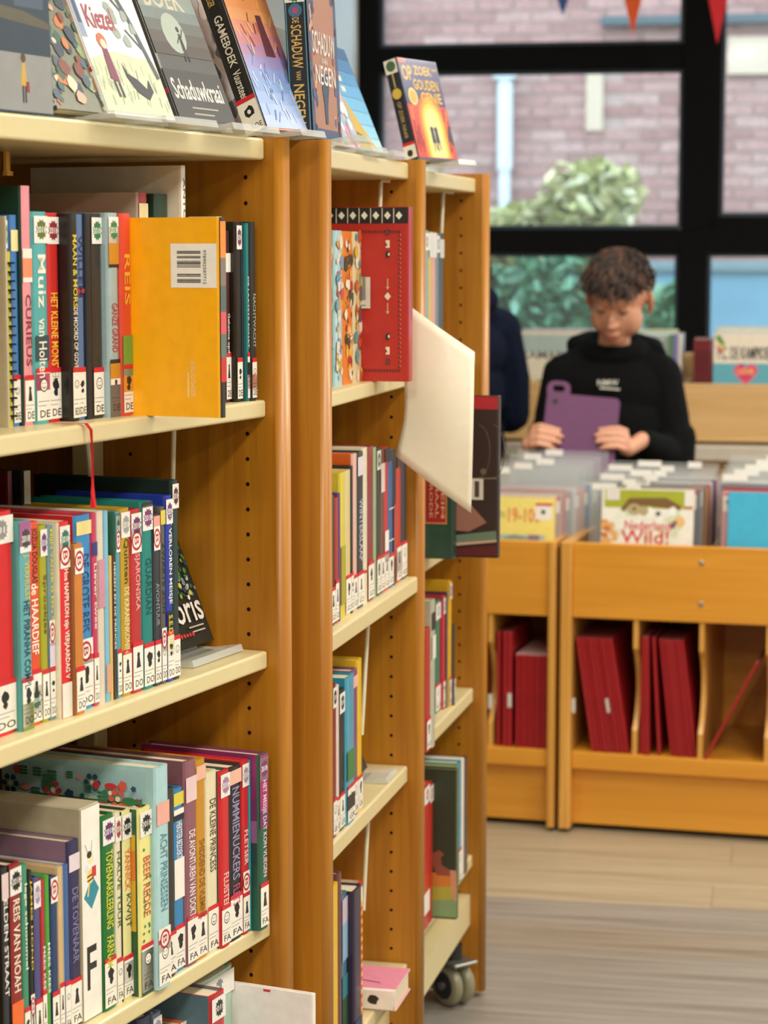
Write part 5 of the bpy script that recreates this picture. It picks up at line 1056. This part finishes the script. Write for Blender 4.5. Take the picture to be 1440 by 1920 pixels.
def face_details(HM, parent):
    R_ = HM.to_3x3().to_4x4()
    bm = bmesh.new()
    for s in (-1, 1):
        tube(bm, [HM @ Vector((s * x, y, z)) for x, y, z in ((.014, -.0845, .0165), (.026, -.0855, .021), (.040, -.078, .018), (.047, -.070, .012))], [.0022, .003, .0026, .0012], 6)
    mesh_obj('eyebrows', bm, plain('3a2418', .7), parent)
    bm = bmesh.new()
    for s in (-1, 1): tube(bm, [HM @ Vector((s * x, y, z)) for x, y, z in ((.016, -.0835, -.004), (.023, -.0868, -.0075), (.031, -.0865, -.0082), (.039, -.081, -.005))], [.0009, .0019, .0019, .0009], 6)
    mesh_obj('eyelashes', bm, plain('20140e', .7), parent)
    bm = bmesh.new(); tube(bm, [HM @ Vector(p) for p in ((-.021, -.086, -.0695), (-.010, -.0925, -.0685), (0, -.0935, -.0695), (.010, -.0925, -.0685), (.021, -.086, -.0695))], [.0012, .0034, .0038, .0034, .0012], 8); tube(bm, [HM @ Vector(p) for p in ((-.017, -.086, -.0735), (0, -.0925, -.0755), (.017, -.086, -.0735))], [.001, .0040, .001], 8)
    mesh_obj('lips', bm, plain('b8665c', .45), parent, True)
    bm = bmesh.new()
    for s in (-1, 1): bmesh.ops.create_icosphere(bm, subdivisions=2, radius=1, matrix=HM @ Matrix.Translation((s * .0075, -.0915, -.0465)) @ Matrix.Diagonal((.003, .003, .0018, 1)))
    mesh_obj('nostrils', bm, plain('5a2a20', .8), parent)

# --- the boy: feet at (.625, 6.13), facing the camera
boy = empty('person', 'boy in a black hoodie looking down at a purple tablet', 'person', (.625, 6.13, 0))
LB = lambda x, y, z: (x - .625, y - 6.13, z)
HMb = Matrix.Translation((.010, -.075, 1.307)) @ Matrix.Rotation(R(-19), 4, 'Z') @ Matrix.Rotation(R(4), 4, 'Y') @ Matrix.Rotation(R(24), 4, 'X') @ Matrix.Scale(1.07, 4)
SH = {-1: Vector((-.128, .015, 1.092)), 1: Vector((.128, .015, 1.092))}
EL = {-1: Vector((-.176, -.02, .870)), 1: Vector((.172, -.02, .862))}
WR = {-1: Vector((-.185, -.185, .910)), 1: Vector((.075, -.200, .915))}
WR[-1] = Vector((-.196, -.165, .935)); WR[1] = Vector((.062, -.175, .925))
# tablet plane: centre and axes (back towards the camera, leaning away at the bottom edge)
TC = Vector((-.108, -.222, .940)); TR = Matrix.Rotation(R(-5), 4, 'Z') @ Matrix.Rotation(R(-24), 4, 'X') @ Matrix.Rotation(R(5), 4, 'Y')
TM = Matrix.Translation(TC) @ TR                 # x right, z up along the tablet, -y towards the camera
def hand(side):
    """palm at the tablet edge, four fingers curled over its back, thumb on its screen side"""
    s = side; T_ = lambda x, y, z: TM @ Vector((x, y, z))
    ex = .097 * s if s > 0 else -.099
    z0 = -.004 if s > 0 else -.016
    ps = [('b', T_(ex + s * .020, .000, z0), (.017, .020, .036), TR), ('c', [(WR[s], .023), (T_(ex + s * .034, .012, z0 - .016), .020), (T_(ex + s * .018, .002, z0), .018)])]
    for i, (dz, L_, r) in enumerate(((.026, .046, .0078), (.009, .054, .0082), (-.009, .050, .0080), (-.026, .038, .0070))):
        z = z0 + dz; tip = -s * L_
        ps.append(('c', [(T_(ex + s * .024, -.010, z), r * 1.08), (T_(ex + s * .006, -.0215, z + .002), r * 1.02), (T_(ex + tip * .45, -.0195, z - .001), r * .96), (T_(ex + tip, -.0145, z - .004), r * .80)]))
    ps.append(('c', [(T_(ex + s * .026, .012, z0 + .018), .0105), (T_(ex + s * .006, .020, z0 + .040), .0095), (T_(ex - s * .022, .0165, z0 + .050), .0078)]))
    return ps
parts = head_parts(HMb) + [('c', [((.004, -.022, 1.215), .043), ((0, .008, 1.12), .050)]),
    ('b', (0, .015, 1.03), (.120, .080, .11)), ('b', (0, .012, .90), (.108, .076, .12)), ('b', (0, .01, .76), (.116, .082, .10))]
for s in (-1, 1):
    parts += [('c', [(SH[s], .044), (EL[s], .034), (WR[s], .022)]), ('c', [((s * .062, .01, .72), .068), ((s * .075, -.005, .40), .047), ((s * .080, .012, .07), .032)]), ('c', [((s * .080, .02, .035), .033), ((s * .088, -.10, .026), .024)])] + hand(s)
add_mesh('body', fig_mesh(parts, .0036, 2), SKIN, boy)
BLK = plain('0c0d0d', .95, 0, 0, .10)
hp = [('b', (0, .015, 1.05), (.150, .105, .115)), ('b', (0, .010, .95), (.143, .108, .14)), ('b', (0, .010, .82), (.146, .110, .13)), ('b', (0, .012, .735), (.142, .108, .06)), ('c', [((-.128, .015, 1.090), .060), ((0, .022, 1.130), .068), ((.128, .015, 1.090), .060)])]
for s in (-1, 1):
    e2 = WR[s].lerp(EL[s], .12); hp += [('c', [(SH[s] + Vector((s * .004, 0, -.006)), .062), (SH[s].lerp(EL[s], .5) + Vector((s * .006, 0, 0)), .057), (EL[s], .053), (EL[s].lerp(WR[s], .55), .045), (e2, .035)]), ('c', [(EL[s] + Vector((s * .004, .0, .055)), .055), (EL[s] + Vector((s * .002, -.02, -.008)), .052)])]
# collar of the hood round the neck and the hood hanging behind
ring = [((.072 * math.sin(a), .012 - .064 * math.cos(a), 1.146 + .030 * (1 - math.cos(a)) * .5), .025 + .010 * (1 - math.cos(a)) / 2) for a in [2 * math.pi * i / 14 for i in range(15)]]
hp += [('c', ring), ('c', [((-.095, .05, 1.168), .030), ((-.05, .098, 1.165), .045), ((.05, .098, 1.165), .045), ((.115, .050, 1.160), .032)]), ('c', [((.085, .03, 1.172), .026), ((.125, .02, 1.150), .024)])]
add_mesh('hoodie', fig_mesh(hp, .006, 3), BLK, boy)
tp = [('b', (0, .01, .73), (.142, .10, .09))] + [('c', [((s * .064, .01, .70), .080), ((s * .076, -.003, .40), .064), ((s * .080, .012, .09), .052)]) for s in (-1, 1)]
add_mesh('trousers', fig_mesh(tp, .008, 2), plain('2a3038', .85), boy)
add_mesh('shoes', fig_mesh([('c', [((s * .080, .025, .045), .042), ((s * .086, -.06, .038), .040), ((s * .090, -.12, .033), .032)]) for s in (-1, 1)], .006, 2), plain('e0e0dc', .6), boy)
face_details(HMb, boy)
curls(11, boy, HMb, 1100, ('2e1d14', '3b2619', '553624', '201510', '2a1a12'))
# chest print
bm = bmesh.new(); A_ = Art('plane'); A_.text('NMW', 'd8d4c8', -.030, .026, 0, .016); A_.line('d8d4c8', [(-.024, -.006), (.030, -.010)], .004)
bm.free(); cp_ = A_.done('chest_print', boy); cp_.location = (-.020, -.101, 1.066); cp_.rotation_euler = (R(-4), 0, 0)
# tablet in its purple case
tb = empty('tablet', 'purple tablet in a case with corner handle, held by the boy', 'tablet'); put(tb, Matrix.Translation((.625, 6.13, 0)) @ TM)
def rrect(w, h, r, cx=0, cz=0, n=6):
    return [(cx + sx * (w / 2 - r) + r * math.cos(R(a0 + 90 * i / n)), cz + sz * (h / 2 - r) + r * math.sin(R(a0 + 90 * i / n))) for sx, sz, a0 in ((1, 1, 0), (-1, 1, 90), (-1, -1, 180), (1, -1, 270)) for i in range(n + 1)]
PUR = plain('5e2a56', .6, 0)
bm = bmesh.new(); prism(bm, rrect(.196, .225, .014), -.009, .009, 'XZ'); bevel(bm, .003, 2, lambda e: abs(e.verts[0].co.y - e.verts[1].co.y) < 1e-5); mesh_obj('case', bm, PUR, tb)
bm = bmesh.new(); o_, i_ = rrect(.062, .052, .020, -.067, .121), rrect(.032, .018, .0085, -.067, .126); rings = [[bm.verts.new((x, y, z)) for x, z in L_] for L_ in (o_, i_) for y in (-.008, .008)]
n_ = len(o_)
for k in range(n_):
    k2 = (k + 1) % n_
    for A, B in ((0, 1), (1, 3), (3, 2), (2, 0)): bm.faces.new((rings[A][k], rings[A][k2], rings[B][k2], rings[B][k]))
bmesh.ops.recalc_face_normals(bm, faces=bm.faces[:]); mesh_obj('corner_handle', bm, PUR, tb)
bm = bmesh.new(); cyl(bm, (-.073, -.0105, .088), (-.073, -.0085, .088), .007, 16); mesh_obj('camera_lens', bm, plain('1a1418', .2, .5), tb)
bm = bmesh.new(); prism(bm, rrect(.180, .206, .008), .0088, .0098, 'XZ'); mesh_obj('screen', bm, plain('20242a', .12, .5), tb)

# --- second person, back turned, behind the end of the bookcases
p2 = empty('person', 'person in a dark navy hooded jacket behind the farthest bookcase', 'person', (.185, 6.48, 0), (0, 0, R(205))); p2.scale = (1.04, 1.04, 1.085)
HM2 = Matrix.Translation((-.055, -.05, 1.235)) @ Matrix.Rotation(R(14), 4, 'X') @ Matrix.Scale(1.07, 4)
parts = head_parts(HM2) + [('c', [((0, -.005, 1.24), .046), ((0, .01, 1.14), .052)]), ('b', (0, .01, 1.04), (.135, .085, .11)), ('b', (0, .01, .9), (.12, .08, .13)), ('b', (0, .01, .76), (.125, .088, .10))]
for s in (-1, 1):
    wr = Vector((s * .16, -.16, .86)); parts += [('c', [((s * .150, .01, 1.10), .044), ((s * .195, .0, .88), .034), (wr, .022)]), ('c', [((s * .065, .01, .72), .068), ((s * .075, -.005, .40), .047), ((s * .08, .012, .07), .032)]), ('c', [((s * .08, .02, .035), .033), ((s * .088, -.10, .026), .024)]), ('b', wr + Vector((-s * .012, -.045, -.006)), (.022, .040, .013))]
    for i in range(4): parts.append(('c', [(wr + Vector((-s * (.030 - .014 * i), -.075, -.006)), .0075), (wr + Vector((-s * (.030 - .013 * i), -.10 - .004 * (i in (1, 2)), -.012)), .0072), (wr + Vector((-s * (.029 - .012 * i), -.116 - .006 * (i in (1, 2)), -.028)), .006)]))
    parts.append(('c', [(wr + Vector((-s * .028, -.025, 0)), .009), (wr + Vector((-s * .046, -.050, -.004)), .008), (wr + Vector((-s * .050, -.072, -.012)), .0066)]))
add_mesh('body', fig_mesh(parts, .0042, 2), SKIN, p2)
NAVY = plain('10162a', .95, 0, 0, .08)
hp = [('b', (0, .012, 1.05), (.175, .112, .12)), ('b', (0, .01, .94), (.165, .115, .14)), ('b', (0, .01, .80), (.168, .118, .13)), ('c', [((-.155, .012, 1.10), .064), ((0, .02, 1.14), .074), ((.155, .012, 1.10), .064)])]
for s in (-1, 1): hp.append(('c', [((s * .154, .01, 1.095), .066), ((s * .190, .004, .97), .062), ((s * .197, 0, .88), .058), ((s * .18, -.08, .87), .048), ((s * .163, -.145, .862), .037)]))
hp += [('c', [((.072 * math.sin(a), .02 - .062 * math.cos(a), 1.175 + .012 * (1 - math.cos(a))), .026) for a in [2 * math.pi * i / 14 for i in range(15)]]), ('c', [((-.07, .09, 1.185), .038), ((0, .11, 1.19), .048), ((.07, .09, 1.185), .038)])]
add_mesh('jacket', fig_mesh(hp, .006, 3), NAVY, p2)
add_mesh('trousers', fig_mesh(tp, .008, 2), plain('20242c', .85), p2)
add_mesh('shoes', fig_mesh([('c', [((s * .080, .025, .045), .042), ((s * .086, -.06, .038), .040), ((s * .090, -.12, .033), .032)]) for s in (-1, 1)], .006, 2), plain('2a2a2c', .6), p2)
face_details(HM2, p2)
curls(12, p2, HM2, 800, ('15120f', '1d1813', '120f0d'))
